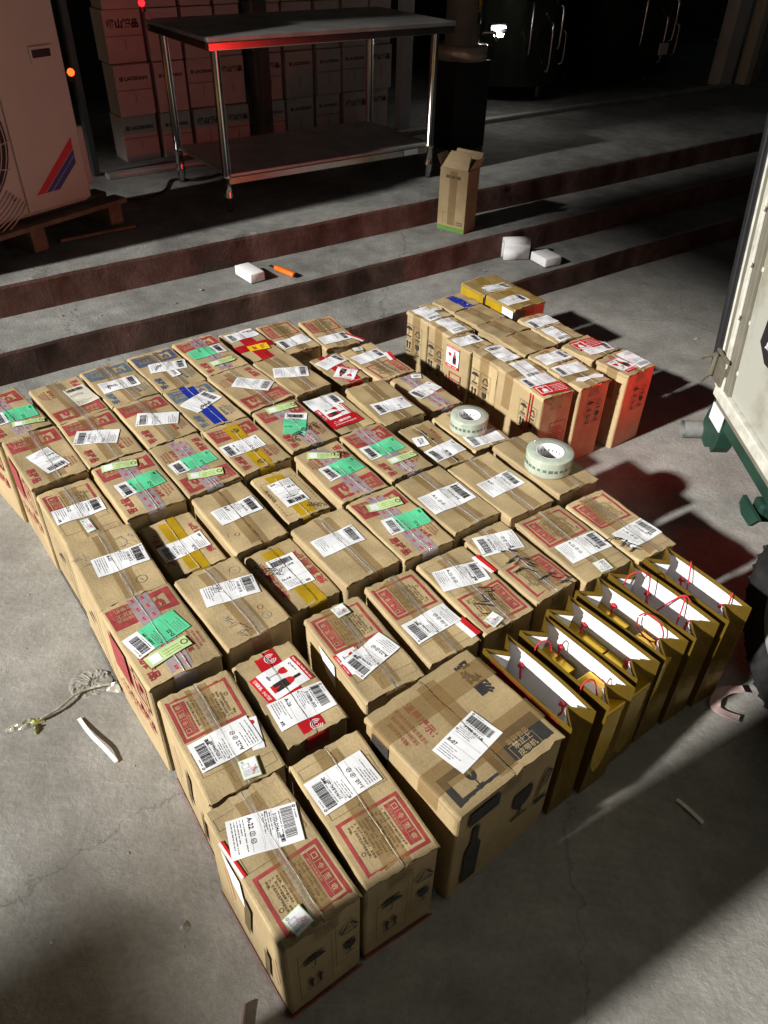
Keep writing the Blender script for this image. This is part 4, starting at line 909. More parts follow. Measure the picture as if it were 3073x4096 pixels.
c = CART['t03']; p = P2(); p.frame(-.035, .07, .03, .19, .004); [p.rect(-.026, .08+.009*k, .022, .084+.009*k) for k in range(10)]; p.poly([(-.052, .1), (-.046, .1), (-.046, .15), (-.041, .15), (-.049, .17), (-.057, .15), (-.052, .15)]).poly([(.042, .06), (.048, .06), (.048, .11), (.053, .11), (.045, .13), (.037, .11), (.042, .11)])
sheet('notice_print', p, c.left(), MT['inkred'], c.root)
wh, rd, bk_, gl_, lt_ = wine_sticker(.068, .085)
o = sheet('wine_sticker', wh.xf(-.02, .25, 0), c.left(.0032), MT['white'], c.root)
for nm, p, m, k in (('red_print', rd, 'red', .0037), ('dark_print', bk_, 'ink', .0041), ('glass_print', gl_, 'inkgrey', .0039), ('lettering', lt_, 'white', .0043)): sheet(nm, p.xf(-.02, .25, 0), c.left(k), MT[m], o)
for key, y0, y1 in (('t05', 0, .27),):
    c = CART[key]
    for x in (.062, .075): o = sheet('red_tear_strip', P2().rect(x, .02, x+.004, .30), c.left(.0034), MT['redtape'], c.root)
for key in ('b41', 'b49'):                               # wine sticker folded over the left edge
    c = CART[key]; yy = -.03 if key == 'b41' else -.04
    sheet('folded_sticker', P2().add([(yy-.03, .285 if key == 'b49' else .272), (yy+.04, .285 if key == 'b49' else .272), (yy+.045, .20), (yy+.0, .215)], [[0, 1, 2, 3]]), c.left(.0032), MT['white'], c.root)
c = CART['y2']; sheet('label_flap', P2().grid(.02, .245, .085, .305, 2, 2), c.left(.0056), MT['white'], c.root)

# ================================================================== gift bags
def bag_shell(w, l, h, inset, gus, lean, z0, z1, rn, NZ=7):
    """rings of a paper bag with folded-in short ends; returns verts, faces (open top and bottom)"""
    v = []; f = []; NS = 9
    for k in range(NZ+1):
        t = k/NZ; z = z0+(z1-z0)*t; q = (z/h)
        W = w/2*(1-.10*q)-inset; L = l/2-inset*3.2
        g = gus*q
        ring = []
        for j in range(NS): ring.append((W+.004*math.sin(math.pi*j/(NS-1))*q*lean[0], L-2*L*j/(NS-1)))
        ring += [(W*.45, -L+g*.55), (0, -L+g), (-W*.45, -L+g*.55)]
        for j in range(NS): ring.append((-W-.006*math.sin(math.pi*j/(NS-1))*q*lean[1], -L+2*L*j/(NS-1)))
        ring += [(-W*.45, L-g*.55), (0, L-g), (W*.45, L-g*.55)]
        n = len(ring)
        for (x, y) in ring: v.append((x+lean[2]*q, y, z+(.004*math.sin(x*60+y*9) if k == NZ else 0)))
    for k in range(NZ):
        for j in range(n): f.append([k*n+j, k*n+(j+1) % n, (k+1)*n+(j+1) % n, (k+1)*n+j])
    return v, f, n
def knot(x, y, z, rn, tail=.03):
    b = MB(); R = .0052
    for k in range(2):
        pts = [(x+R*math.cos(a+k)*.8, y+R*math.sin(a*1.0)*.9, z+R*.8*math.sin(a*2+k)) for a in np.linspace(0, 6.0, 12)]
        b.tube(pts, .0026, 6)
    b.tube(spline([(x, y, z), (x-.006, y+rn.uniform(-.008, .004), z-.012), (x-.007, y+rn.uniform(-.016, .0), z-tail)], 4), .0027, 6)
    return b
BAGS = [(.336, 1.044, 37.5, .078, .262), (.422, 1.100, 37.4, .088, .262), (.497, 1.172, 38.6, .084, .260), (.577, 1.240, 37.7, .088, .262), (.668, 1.299, 35.4, .090, .261), (.765, 1.356, 33.0, .088, .259)]
BAGL = ['nearest gold gift bag with red print on the side against the large carton', 'second gold gift bag from the front, bright yellow box inside', 'third gold gift bag from the front, holding two flat gold boxes', 'fourth gold gift bag with a round red cord loop standing up', 'fifth gold gift bag with two red cord loops above its rim', 'farthest gold gift bag, nearest the truck wheel']
for i, (x, y, a, w, l) in enumerate(BAGS):
    rn = random.Random(40+i); H_ = .318+rn.uniform(-.004, .004)
    B_ = empty('gift_bag', (x, y, 0), RAD(a)); tag(B_, BAGL[i], 'bag', 'gold gift bags in a row')
    ln = (rn.uniform(.3, 1), rn.uniform(.4, 1.3), rn.uniform(-.004, .006)); gus = .044
    v, f, n = bag_shell(w, l, H_, 0, gus, ln, .001, H_, rn); f.append(list(range(n))[::-1])
    mobj('outer_paper', v, f, MT['gold'], B_)
    v2, f2, n = bag_shell(w, l, H_, .0014, gus, ln, H_-.011, H_, rn, 1); v3, f3, _ = bag_shell(w, l, H_, .0022, gus, ln, .004, H_-.011, rn)
    b = MB().add(v2, [[q[0], q[3], q[2], q[1]] for q in f2]); m = len(v2)//2                # folded gold rim
    b.add([v[-n+k] for k in range(n)]+[v2[-n+k] for k in range(n)], [[k, (k+1) % n, n+(k+1) % n, n+k] for k in range(n)])
    b.build('rim', MT['gold'], B_)
    mobj('lining', v3, [[q[0], q[3], q[2], q[1]] for q in f3]+[list(range(n))], MT['lining'], B_)
    X = w/2*.9-.001
    for yy in (.062, -.062):
        knot(X-.006+ln[2], yy+rn.uniform(-.008, .008), H_-.048+rn.uniform(-.006, .006), rn).build('handle_knot', MT['rope'], B_, True)
    L_ = lambda P, nm='handle_cord': MB().tube(spline(P, 8), .0019, 7).build(nm, MT['rope'], B_, True)
    if i == 0:
        q = P2(); q.frame(-.10, .15, .10, .305, .0016); sheet('red_frame_print', q, lambda u, z: (np.full_like(u, -w/2-.0012)+.1*w/2*(z/H_)-.006*np.cos(u/l*math.pi)*(z/H_)*ln[1]+ln[2]*z/H_-.0012, -u, z), MT['red'], B_)
        q = P2().grid(-.088, .16, .088, .292, 8, 5); sheet('red_print', q, lambda u, z: (np.full_like(u, -w/2-.0012)+.1*w/2*(z/H_)-.006*np.cos(u/l*math.pi)*(z/H_)*ln[1]+ln[2]*z/H_-.0010, -u, z), MT['red'], B_)
        L_([(-X-.012, .055, H_-.05), (-X-.016, .052, H_-.075), (-X-.014, .0, H_-.11), (-X-.016, -.052, H_-.078), (-X-.012, -.055, H_-.05)])
        for yy in (.055, -.055): knot(-X-.012, yy, H_-.046, rn, .02).build('handle_knot', MT['rope'], B_, True)
    if i == 1:
        L_([(-X-.006, .075, H_-.03), (-X+.0, .07, H_+.012), (-X+.02, .058, H_+.014), (-X+.028, .052, H_-.02)])
        L_([(-X-.006, -.06, H_-.03), (-X+.0, -.062, H_+.010), (-X+.022, -.070, H_+.010), (-X+.030, -.085, H_-.04), (-X+.034, -.098, H_-.06)])
    if i == 3: L_([(X-.016, -.045+.036*math.cos(t), H_-.018+.036*math.sin(t)) for t in np.linspace(.3, 6.4, 12)])
    if i == 4:
        L_([(-X+.006, .09, H_-.06), (-X+.006, .085, H_+.01), (-X+.025, .07, H_+.035), (-X+.045, .05, H_+.02), (-X+.045, .04, H_-.06)])
        L_([(X-.018, .02, H_-.085), (X-.014, -.01, H_-.02), (X-.004, -.03, H_+.008), (X-.016, -.042, H_+.0), (X-.030, -.05, H_-.07)])
        L_([(X-.010, -.02, H_-.0), (X-.002, -.034, H_+.012), (X+.004, -.055, H_-.005)])
    if i == 5:
        L_([(X+.002, .05, H_-.01), (X-.006, .048, H_+.012), (X-.020, .03, H_-.03), (X-.032, .01, H_-.12)])
        L_([(X+.002, -.072, H_-.01), (X-.008, -.078, H_+.010), (X-.02, -.085, H_-.05), (X-.03, -.08, H_-.10)])
    # column of black characters down the narrow end
    q = P2()
    for k in range(11): scribble(q, 0, .25-.019*k, .011, 0, 100+i*20+k, 1, .0013)
    sheet('end_print', q, lambda u, z: (u, np.full_like(u, -l/2-.0012)+.0*u+gus*np.maximum(0, z/H_-.15)/.85*np.maximum(0, 1-np.abs(u)/(w/2*.9)*1.05)*0+np.where(z > 0, 0, 0), z), MT['inkblack'], B_) if False else None
    # what is inside
    IN = {1: [(.0, .055, .245, .068, .085, 'goldbox'), (0, -.075, .272, .07, .10, 'yellowbox')], 2: [(0, .05, .25, .066, .115, 'goldbox'), (0, -.07, .25, .066, .115, 'goldbox')], 3: [(0, .06, .245, .07, .10, 'goldbox'), (.0, -.07, .255, .07, .09, 'yellowbox')], 0: [(0, 0, .17, .06, .2, 'goldbox')]}.get(i, [])
    for j, (ox, oy, zt, bw, bl, mk) in enumerate(IN):
        M = Matrix.Translation((x, y, 0)) @ Matrix.Rotation(RAD(a), 4, 'Z')
        e = empty('gift_box', M @ Vector((ox, oy, .005)), RAD(a))
        wl_ = ['gold box lying inside the nearest gift bag', ('gold box at the back of the second gift bag', 'bright yellow box with white disc inside the second gift bag'), ('rear gold box inside the third gift bag', 'front gold box inside the third gift bag'), ('gold box deep in the fourth gift bag', 'yellow box at the front of the fourth gift bag')][i]
        tag(e, wl_ if isinstance(wl_, str) else wl_[j], 'box', 'boxes inside the gift bags')
        MB().box(-bw/2, bw/2, -bl/2, bl/2, 0, zt-.026, .002).build('base', MT[mk], e); MB().box(-bw/2-.001, bw/2+.001, -bl/2-.001, bl/2+.001, zt-.025, zt, .002).build('lid', MT[mk], e)
        if i == 1 and j == 1: sheet('white_disc', P2().disc(0, 0, .017, 20), lambda u, z: (u, z+.015, np.full_like(u, zt+.0008)), MT['white'], e)

# ================================================================== tape rolls
roll_m, t_, b_ = newmat('clear_tape_wound'); b_.inputs['Base Color'].default_value = (.60, .64, .54, 1); b_.inputs['Roughness'].default_value = .18; b_.inputs['Subsurface Weight'].default_value = .35; b_.inputs['Subsurface Radius'].default_value = (.02, .02, .015); b_.inputs['Coat Weight'].default_value = .6
wv = nd(t_, 'ShaderNodeTexNoise', Scale=60, Detail=3.0); tc_ = nd(t_, 'ShaderNodeTexCoord'); mp_ = nd(t_, 'ShaderNodeMapping'); mp_.inputs['Scale'].default_value = (1, 1, .15); t_.links.new(tc_.outputs['Object'], mp_.inputs[0]); t_.links.new(mp_.outputs[0], wv.inputs['Vector'])
rp_ = nd(t_, 'ShaderNodeValToRGB'); rp_.color_ramp.elements[0].color = (.27, .31, .24, 1); rp_.color_ramp.elements[1].color = (.56, .60, .51, 1); t_.links.new(wv.outputs['Fac'], rp_.inputs[0]); t_.links.new(rp_.outputs[0], b_.inputs['Base Color'])
band_m = flat('green_print_in_tape', (.10, .17, .12), .3, var=.4, scale=120, alpha=.75, coat=.5)
for (x, y, z, r, lab, sd) in ((.262, 2.086, .2745, .0605, 'farther clear packing tape roll on a carton', 1), (.474, 1.835, .309, .0685, 'nearer clear packing tape roll on a carton', 2)):
    e = empty('tape_roll', (x, y, z), .7*sd); tag(e, lab, 'tape', 'rolls of clear packing tape')
    h = r*.80; ri = r*.60; rn = random.Random(sd)
    prof = [(ri+.001, .001), (r-.002, .0), (r, .002)]+[(r+rn.gauss(0, .00035), .002+(h-.004)*k/10) for k in range(1, 10)]+[(r, h-.002), (r-.002, h), (ri+.001, h)]
    MB().lathe(prof, 64).build('tape_winding', roll_m, e, True)
    MB().lathe([(ri+.0009, .0005), (ri+.0009, h-.0005), (ri-.003, h-.0005), (ri-.003, .0005), (ri+.0009, .0005)], 48).build('paper_core', MT['white'], e, True)
    b = MB()
    for k in range(26):
        a0 = 2*math.pi*k/26; b.lathe([(r+.0006, h*(.36+rn.uniform(0, .05))), (r+.0006, h*(.60-rn.uniform(0, .05)))], 4, (0, 0, 0), a0, a0+.12+rn.uniform(0, .08))
    b.build('green_print', band_m, e)
    b = MB()
    for k in range(20):
        a0 = 2*math.pi*k/20; b.lathe([(ri-.0036, h*.5), (ri-.0036, h*.66)], 2, (0, 0, 0), a0, a0+.11)
    b.build('core_print', MT['inkgrey'], e)
# ================================================================== work table
STL = MT['steel']
tb = empty('work_table', sn(2.2, 3.8, .385), PHI); tag(tb, 'long stainless steel work table with lower shelf on the platform', 'table')
def loc(s, n, z): return (s-2.2, n-3.8, z-.385)
def tbox(name, s0, s1, n0, n1, z0, z1, mat, b=.003):
    a, c = loc(s0, n0, z0), loc(s1, n1, z1); return MB().box(a[0], c[0], a[1], c[1], a[2], c[2], b).build(name, mat, tb)
tbox('table_top', 1.545, 2.885, 3.46, 4.14, 1.098, 1.116, MT['steelrough'])
for nm, q in (('apron', (1.547, 2.883, 3.462, 3.482, 1.066, 1.0975)), ('apron', (1.547, 2.883, 4.118, 4.138, 1.066, 1.0975)), ('apron', (1.547, 1.567, 3.483, 4.117, 1.066, 1.0975)), ('apron', (2.863, 2.883, 3.483, 4.117, 1.066, 1.0975))): tbox(nm, *q, STL)
tbox('lower_shelf', 1.60, 2.80, 3.50, 4.10, .545, .560, MT['steelrough'])
for nm, q in (('shelf_rim', (1.60, 2.80, 3.498, 3.518, .512, .5445)), ('shelf_rim', (1.60, 2.80, 4.082, 4.102, .512, .5445))): tbox(nm, *q, STL)
for s_, n_ in ((1.60, 3.52), (2.79, 3.50), (1.60, 4.085), (2.79, 4.08)):
    a = loc(s_, n_, 0); p = [(.019, .075), (.019, .69)]
    MB().lathe([(.0, .0), (.016, .0), (.016, .028), (.021, .034), (.021, .058), (.0235, .060), (.0235, .072), (.0205, .080), (.0205, .150), (.024, .153), (.024, .168), (.0205, .171), (.0205, .69)], 20, (a[0], a[1], 0)).build('leg', STL, tb, True)
# paper scrap on the shelf edge
sc_ = sheet('tape_scrap', P2().grid(0, 0, .09, .026, 4, 2), lambda u, z: (sn(2.62, 3.4965).x+u*TV.x-.0015*NV.x, sn(2.62, 3.4965).y+u*TV.y-.0015*NV.y, .517+z), MT['white'], None); tag(sc_, 'torn white paper stuck on the table shelf edge', 'paper')
# ================================================================== air conditioner on a pallet
AA = RAD(56.5); ac = empty('air_conditioner', (-1.339, 3.49, .5), AA); tag(ac, 'cream outdoor air conditioner unit with fan grille and striped badge', 'air conditioner')
AW = MT['acwhite']
MB().box(-.98, .0, .0, .36, .012, 1.22, .022).build('cabinet', AW, ac)
MB().box(-.975, -.323, -.010, -.0005, .03, 1.2, .006).build('fan_panel', AW, ac)
MB().box(-.315, -.004, -.006, -.0005, .03, 1.2, .005).build('service_panel', AW, ac)
fan = MB()
for r in np.arange(.03, .265, .022): fan.tube([(-.600+r*math.cos(t), -.016-.016*(1-(r/.29)**2), .335+r*math.sin(t)) for t in np.linspace(0, 2*math.pi, 40)], .0022, 5, cap=False)
for t in np.linspace(0, 2*math.pi, 17)[:-1]: fan.tube([(-.600+r*math.cos(t+r*1.2), -.014-.016*(1-(r/.29)**2), .335+r*math.sin(t+r*1.2)) for r in (.03, .1, .17, .22, .268)], .0026, 5)
fan.build('fan_grille', AW, ac, True)
o = MB().add([(-.600+.265*math.cos(t), -.0115, .335+.265*math.sin(t)) for t in np.linspace(0, 2*math.pi, 40)[:-1]], [list(range(39))[::-1]]).build('fan_opening', MT['black'], ac)
rb = MB()
for k in range(7): rb.tube([(-.600+(.285+.016*k)*math.cos(t), -.0135, .335+(.285+.016*k)*math.sin(t)) for t in np.linspace(-1.35, -.75, 10)], .0032, 5)
rb.build('moulded_ribs', AW, ac, True)
MB().box(-.150, -.045, -.012, -.0055, .555, .615, .004).build('handle_surround', AW, ac); MB().box(-.140, -.058, -.0135, -.0118, .575, .602).build('handle_slot', MT['black'], ac)
MB().box(.001, .06, .04, .14, .06, .30, .012).build('valve_cover', AW, ac)
q1 = lambda pts: P2().poly(pts)
mA = lambda off: (lambda u, z: (u, np.full_like(u, -.0066-off), z))
sheet('badge_red_stripe', q1([(-.265, .092), (-.222, .092), (-.045, .236), (-.045, .279)]), mA(0), flat('badge_red', (.55, .02, .03), .4), ac)
sheet('badge_blue_stripe', q1([(-.219, .092), (-.150, .092), (-.045, .178), (-.045, .233)]), mA(0), flat('badge_blue', (.03, .04, .22), .4), ac)
sheet('badge_line', P2().stroke([(-.187, .0925), (-.0455, .208)], .0022), mA(.0006), MT['white'], ac)
MB().lathe([(0, .002), (.007, .0)], 10, (-.37, -.0105, .10)).build('screw', MT['black'], ac)
pal = empty('pallet', (-1.339, 3.49, .385), AA); tag(pal, 'old wooden pallet under the air conditioner', 'pallet')
for k, n_ in enumerate((-.05, .09, .22, .34)): MB().box(-1.05, .15, n_-.0, n_+.085, .092, .112, .003).build('deck_board', MT['wood'], pal)
for k, s_ in enumerate((-.86, -.36, .045)): MB().box(s_, s_+.07, -.045, .42, .001, .0915, .004).build('bearer', MT['wood'], pal)
brd = mobj('loose_board', [tuple(Vector((-1.44, 3.30, .387))+Matrix.Rotation(RAD(36), 3, 'Z') @ Vector(p)) for p in [(0, 0, 0), (.34, .01, .002), (.345, .055, .002), (.01, .05, 0), (0, 0, .012), (.34, .01, .014), (.345, .055, .014), (.01, .05, .012)]], [[3, 2, 1, 0], [4, 5, 6, 7], [0, 1, 5, 4], [1, 2, 6, 5], [2, 3, 7, 6], [3, 0, 4, 7]], MT['wood']); tag(brd, 'loose thin board on the platform in front of the pallet', 'board')
for _z, _s in ((.06, -.30), (1.15, -.30), (.06, -.02), (.62, -.02)): MB().lathe([(0, -.002), (.006, -.001), (.007, .0)], 10, (0, 0, 0)).build('screw', MT['steelrough'], ac).matrix_local = Matrix.Translation((_s, -.007, _z)) @ Matrix.Rotation(math.pi/2, 4, 'X')
cb = MB().tube(spline([tuple(sn(1.16, 3.96, .394)), tuple(sn(1.32, 3.90, .392)), tuple(sn(1.45, 3.97, .392)), tuple(sn(1.56, 4.12, .394)), tuple(sn(1.70, 4.05, .394)), tuple(sn(1.95, 4.16, .394))], 8), .006, 8).build('cable', MT['black'], None, True); tag(cb, 'black cable lying on the platform by the rear table leg', 'cable')
# ================================================================== white cartons stacked behind the table
wcart = flat('white_carton', (.52, .46, .44), .7, var=.08, scale=12, bump=.2, bscale=40)
LOGO = P2(); LOGO.ring(-.066, 0, .006, .0115, 14).disc(-.066, 0, .0045, 10); LOGO.text('LAOSHAN', .014, 0, w=.125, h=.020, bold=.05)
JP = P2().text('崂山精品', 0, 0, w=.165, h=.042, bold=.05)
TICK = P2().rect(-.0015, -.02, .0015, .025)
cols = [(1.475, 1.695), (1.70, 1.892), (1.897, 2.09), (2.095, 2.262), (2.335, 2.503), (2.508, 2.717), (2.722, 2.907), (2.912, 3.11), (3.115, 3.29)]
rows = [(.386, .62), (.621, .868), (.869, 1.112), (1.113, 1.36)]
words = 'bottom second third top'.split(); inkd = MT['inkblack']
ordn = 'first second third fourth fifth sixth seventh eighth ninth'.split()
for i, (s0, s1) in enumerate(cols):
    for j, (z0, z1) in enumerate(rows):
        rn = random.Random(i*7+j); nn = 4.55+rn.uniform(0, .035); e = empty('white_carton', sn((s0+s1)/2, nn, z0), PHI+rn.uniform(-.035, .035))
        tag(e, 'white printed carton, %s column from the left, %s row up behind the table' % (ordn[i], ('lowest', 'second', 'third', 'fourth')[j]), 'box', 'white cartons stacked behind the table')
        w, h = s1-s0-.014-rn.uniform(0, .006), z1-z0-.003
        MB().box(-w/2, w/2, 0, .16, 0, h, .004).build('body', wcart, e)
        mm = lambda u, z: (u, np.full_like(u, -.0012), z)
        big = (i*3+j*2) % 5 in (1, 4)
        sheet('carton_tape', P2().grid(-w*.49, h*.5, w*.49, h*.53, 2, 1), lambda u, z: (u, np.full_like(u, -.001), z), MT['browntape'], e) if rn.random() < .5 else None
        sheet('brand_print', (JP if big else LOGO).xf(0, h*.74, 0, w/.20), mm, inkd, e); sheet('tear_mark', TICK.xf(0, h*.34, 0), mm, inkd, e)
# ================================================================== steel urn, tank and lamps in the dark
ur = empty('steel_urn', sn(3.37, 3.98, .387), PHI); tag(ur, 'round stainless steel urn with a green and gold picture on a dark stand', 'urn')
MB().lathe([(.0, .47), (.155, .47), (.155, .54), (.145, .545), (.10, .546), (.10, .92), (.0, .92)], 36).build('body', flat('urn_steel_warm_glint', (.60, .45, .36), .28, metal=.55, var=.1, scale=14), ur, True)  # warm reflections put into the steel's base colour
MB().box(-.13, .13, -.13, .13, 0, .468, .004).build('stand', MT['black'], ur)
MB().lathe([(.1012, .65), (.1012, .85)], 12, (0, 0, 0), -1.35, -.45).build('green_picture', flat('green_plate', (.02, .09, .04), .3), ur)
sheet('gold_lettering', P2().text('绿', 0, 0, h=.09, bold=.03), lambda u, z: (.1024*np.cos(-.9+u/.1), .1024*np.sin(-.9+u/.1), z+.745), MT['yellow'], ur)
MB().tube(spline([(.10, -.06, .60), (.16, -.10, .60), (.17, -.11, .56)], 5), .008, 8).build('tap', STL, ur, True)
tankm, t_, b_ = newmat('dark_tank_steel'); b_.inputs['Metallic'].default_value = 1; b_.inputs['Base Color'].default_value = (.16, .18, .14, 1); b_.inputs['Roughness'].default_value = .24
n_ = nd(t_, 'ShaderNodeTexNoise', Scale=3.5, Detail=2.0); tc_ = nd(t_, 'ShaderNodeTexCoord'); mp_ = nd(t_, 'ShaderNodeMapping'); mp_.inputs['Scale'].default_value = (1, 1, .25); t_.links.new(tc_.outputs['Object'], mp_.inputs[0]); t_.links.new(mp_.outputs[0], n_.inputs['Vector']); bp_ = nd(t_, 'ShaderNodeBump', Strength=.8, Distance=.08); t_.links.new(n_.outputs['Fac'], bp_.inputs['Height']); t_.links.new(bp_.outputs['Normal'], b_.inputs['Normal'])
for s_, r_, lab in ((4.72, .44, 'dark steel tank behind the platform, left of the two'), (5.85, .55, 'dark steel tank behind the platform, right of the two')):
    e = empty('steel_tank', sn(s_, 5.05, .385), PHI); tag(e, lab, 'tank', 'dark steel tanks in the shed')
    MB().lathe([(0, .12), (r_, .12), (r_, 2.4), (r_*.5, 2.7), (0, 2.75)], 64).build('shell', tankm, e, True)
    for _a, _z0, _z1 in ((-1.95, .34, .62), (-1.55, .22, .50), (-1.35, .36, .60), (-1.15, .25, .44)): MB().tube(spline([((r_+.004)*math.cos(_a), (r_+.004)*math.sin(_a), _z0), ((r_+.03)*math.cos(_a), (r_+.03)*math.sin(_a), _z0+.02), ((r_+.03)*math.cos(_a), (r_+.03)*math.sin(_a), _z1), ((r_+.004)*math.cos(_a), (r_+.004)*math.sin(_a), _z1+.02)], 6), .009, 10).build('streak_pipe', STL, e, True)  # added pipes standing in for vertical light streaks on the tank
    for k in range(3): MB().tube([(r_*.7*math.cos(k*2.1+.9), r_*.7*math.sin(k*2.1+.9), 0), (r_*.7*math.cos(k*2.1+.9), r_*.7*math.sin(k*2.1+.9), .14)], .03, 10).build('leg', tankm, e)
lampm = flat('lit_tube', (1, 1, 1), .5, emit=((1, .97, .9), 130))
lt_ = empty('work_light', sn(4.06, 4.42, .93), PHI); tag(lt_, 'small lit white tube lamp glowing beside the urn', 'lamp')
MB().tube([(-.055, 0, .0), (.055, 0, .0)], .006, 8).build('lit_tube', lampm, lt_); MB().box(-.07, .07, .008, .03, -.03, .02, .003).build('housing', MT['black'], lt_)
MB().lathe([(0, 0), (.03, .006), (.034, .02), (.0, .02)], 16, (0, -.0, -.055)).build('lit_bulb', flat('lit_bulb', (1, 1, 1), .5, emit=((1, .97, .92), 60)), lt_)
tag(MB().box(5.80, 5.90, 4.44, 4.45, .66, .74, 0, M=MS).build('paper_tag', MT['cream']), 'small pale paper tag on the dark right tank', 'tag')
ledr = flat('led_red', (.9, .02, .02), .4, emit=((1, .012, .015), 4)); leda = flat('led_amber', (.9, .3, .05), .4, emit=((1, .10, .015), 3))
def led(s_, n_, z, r, mat, lab):
    e = empty('indicator_lamp', sn(s_, n_, z)); tag(e, lab, 'lamp', 'small glowing indicator lamps')
    MB().lathe([(0, -r), (r*.7, -r*.7), (r, 0), (r*.7, r*.7), (0, r)], 14).build('lens', mat, e, True); MB().lathe([(r*.6, -r*2.2), (r*.9, -r*2.2), (r*.9, -r*.9), (r*.6, -r*.9)], 12).build('holder', MT['black'], e); return e
led(1.62, 4.36, 1.155, .017, ledr, 'glowing red indicator lamp at the top above the table'); led(1.195, 4.30, .895, .018, leda, 'glowing amber indicator lamp beside the air conditioner')
_l = bpy.data.lights.new('red_indicator_glow', 'POINT'); _l.color = (1, .05, .07); _l.energy = .12; _l.shadow_soft_size = .02; _lo = bpy.data.objects.new('red_indicator_glow', _l); COL.objects.link(_lo); _lo.location = sn(1.60, 4.30, 1.13)
rf = empty('canopy', sn(3, 4.5, 3.0), PHI); tag(rf, 'flat canopy roof over the platform, above the picture', 'roof')
MB().box(-6, 6, -.9, 5.0, 0, .12, .02).build('roof_slab', MT['tread'], rf); MB().box(-6, 6, -1.0, -.905, -.1, .2, .01).build('fascia', MT['steelrough'], rf)
# ================================================================== open carton and litter on the steps
oc = empty('open_carton', Vector((.327, 4.03, .257)), RAD(-34.5)); tag(oc, 'tall open carton with upright flaps standing on the middle step', 'box')
K = MT['kraft']; w_, d_, h_ = .160, .112, .30
MB().box(-w_/2, w_/2, -d_/2, -d_/2+.003, 0, h_).box(-w_/2, w_/2, d_/2-.003, d_/2, 0, h_).box(-w_/2, -w_/2+.003, -d_/2+.003, d_/2-.003, 0, h_).box(w_/2-.003, w_/2, -d_/2+.003, d_/2-.003, 0, h_).box(-w_/2+.003, w_/2-.003, -d_/2+.003, d_/2-.003, .002, .006).build('body', K, oc)
def oflap(pts): mobj('flap', pts+[(p[0]*1.0, p[1]+.003, p[2]+.001) for p in pts], [[0, 1, 2, 3], [7, 6, 5, 4], [0, 4, 5, 1], [1, 5, 6, 2], [2, 6, 7, 3], [3, 7, 4, 0]], K, oc)
oflap([(-w_/2+.004, -d_/2, h_+.001), (w_/2-.004, -d_/2, h_+.001), (w_/2-.010, -d_/2+.035, h_+.075), (-w_/2+.03, -d_/2+.04, h_+.07)])
oflap([(-w_/2+.004, d_/2-.003, h_+.001), (w_/2-.004, d_/2-.003, h_+.001), (w_/2-.004, d_/2+.03, h_+.06), (-w_/2+.004, d_/2+.03, h_+.06)])
oflap([(w_/2-.003, -d_/2+.004, h_+.001), (w_/2-.003, d_/2-.006, h_+.001), (w_/2+.03, d_/2-.01, h_+.055), (w_/2+.03, -d_/2+.01, h_+.055)])
oflap([(-w_/2+.001, -d_/2+.004, h_+.001), (-w_/2+.001, d_/2-.006, h_+.001), (-w_/2-.03, d_/2-.01, h_+.05), (-w_/2-.03, -d_/2+.01, h_+.05)])
fm = lambda off=.0012: (lambda u, z: (u, np.full_like(u, -d_/2-off), z))
sheet('tape', P2().grid(-.022, .03, .022, h_-.01, 2, 6), fm(.0008), MT['browntape'], oc)
sheet('green_tape', P2().grid(-w_/2+.002, .0015, w_/2-.002, .022, 4, 1), fm(.001), flat('green_tape', (.12, .30, .05), .35, alpha=.85), oc)
q = P2(); q.frame(-.05, .04, .0, .09, .001); [q.rect(-.045+.03*k, .255, -.02+.03*k, .27) for k in range(3)]; q.rect(.03, .035, .07, .04); q.rect(.03, .046, .07, .051); sheet('side_print', q, fm(), MT['inkbrown'], oc)
def foam_block(name, x, y, z, a, w, d, h, lab):
    o = MB().box(-w/2, w/2, -d/2, d/2, 0, h, .006).build(name, MT['foam'], None, True); o.location = (x, y, z); o.rotation_euler = (0, 0, RAD(a)); tag(o, lab, 'foam', 'white packing foam pieces on the steps'); return o
foam_block('foam_block', -.628, 3.298, .257, 40, .075, .135, .042, 'white foam block on the middle step left of the orange cutter')
foam_block('foam_block', .80, 3.935, .127, 30, .105, .125, .045, 'flat white foam block on the lowest step')
pts = []; n_ = 14; th = .024; rO = .036
prof = [(-rO, 0)]+[(-rO, .07)]+[(rO*math.cos(t), .07+rO*math.sin(t)*1.0) for t in np.linspace(math.pi, 0, n_)]+[(rO, 0)]
inn = [(-(rO-th), 0)]+[(-(rO-th), .07)]+[((rO-th)*math.cos(t), .07+(rO-th)*math.sin(t)) for t in np.linspace(math.pi, 0, n_)]+[(rO-th, 0)]
v = []; f = []; m_ = len(prof)
for yy in (-.068, .068): v += [(p[0], yy, p[1]) for p in prof]+[(p[0], yy, p[1]) for p in inn]
for k in range(m_-1):
    f += [[k, k+1, 2*m_+k+1, 2*m_+k], [m_+k+1, m_+k, 3*m_+k, 3*m_+k+1], [k+1, k, m_+k, m_+k+1], [2*m_+k, 2*m_+k+1, 3*m_+k+1, 3*m_+k]]
f += [[0, 2*m_, 3*m_, m_], [m_-1, 2*m_-1, 4*m_-1, 3*m_-1]]
o = mobj('foam_arch', v, f, MT['foam'], None, True); o.location = (.645, 3.995, .127); o.rotation_euler = (0, 0, RAD(100)); tag(o, 'white foam sheet bent into an arch on the lowest step', 'foam', 'white packing foam pieces on the steps')
kn = empty('box_cutter', (-.49, 3.365, .257), RAD(-41)); tag(kn, 'orange box cutter lying on the middle step', 'knife')
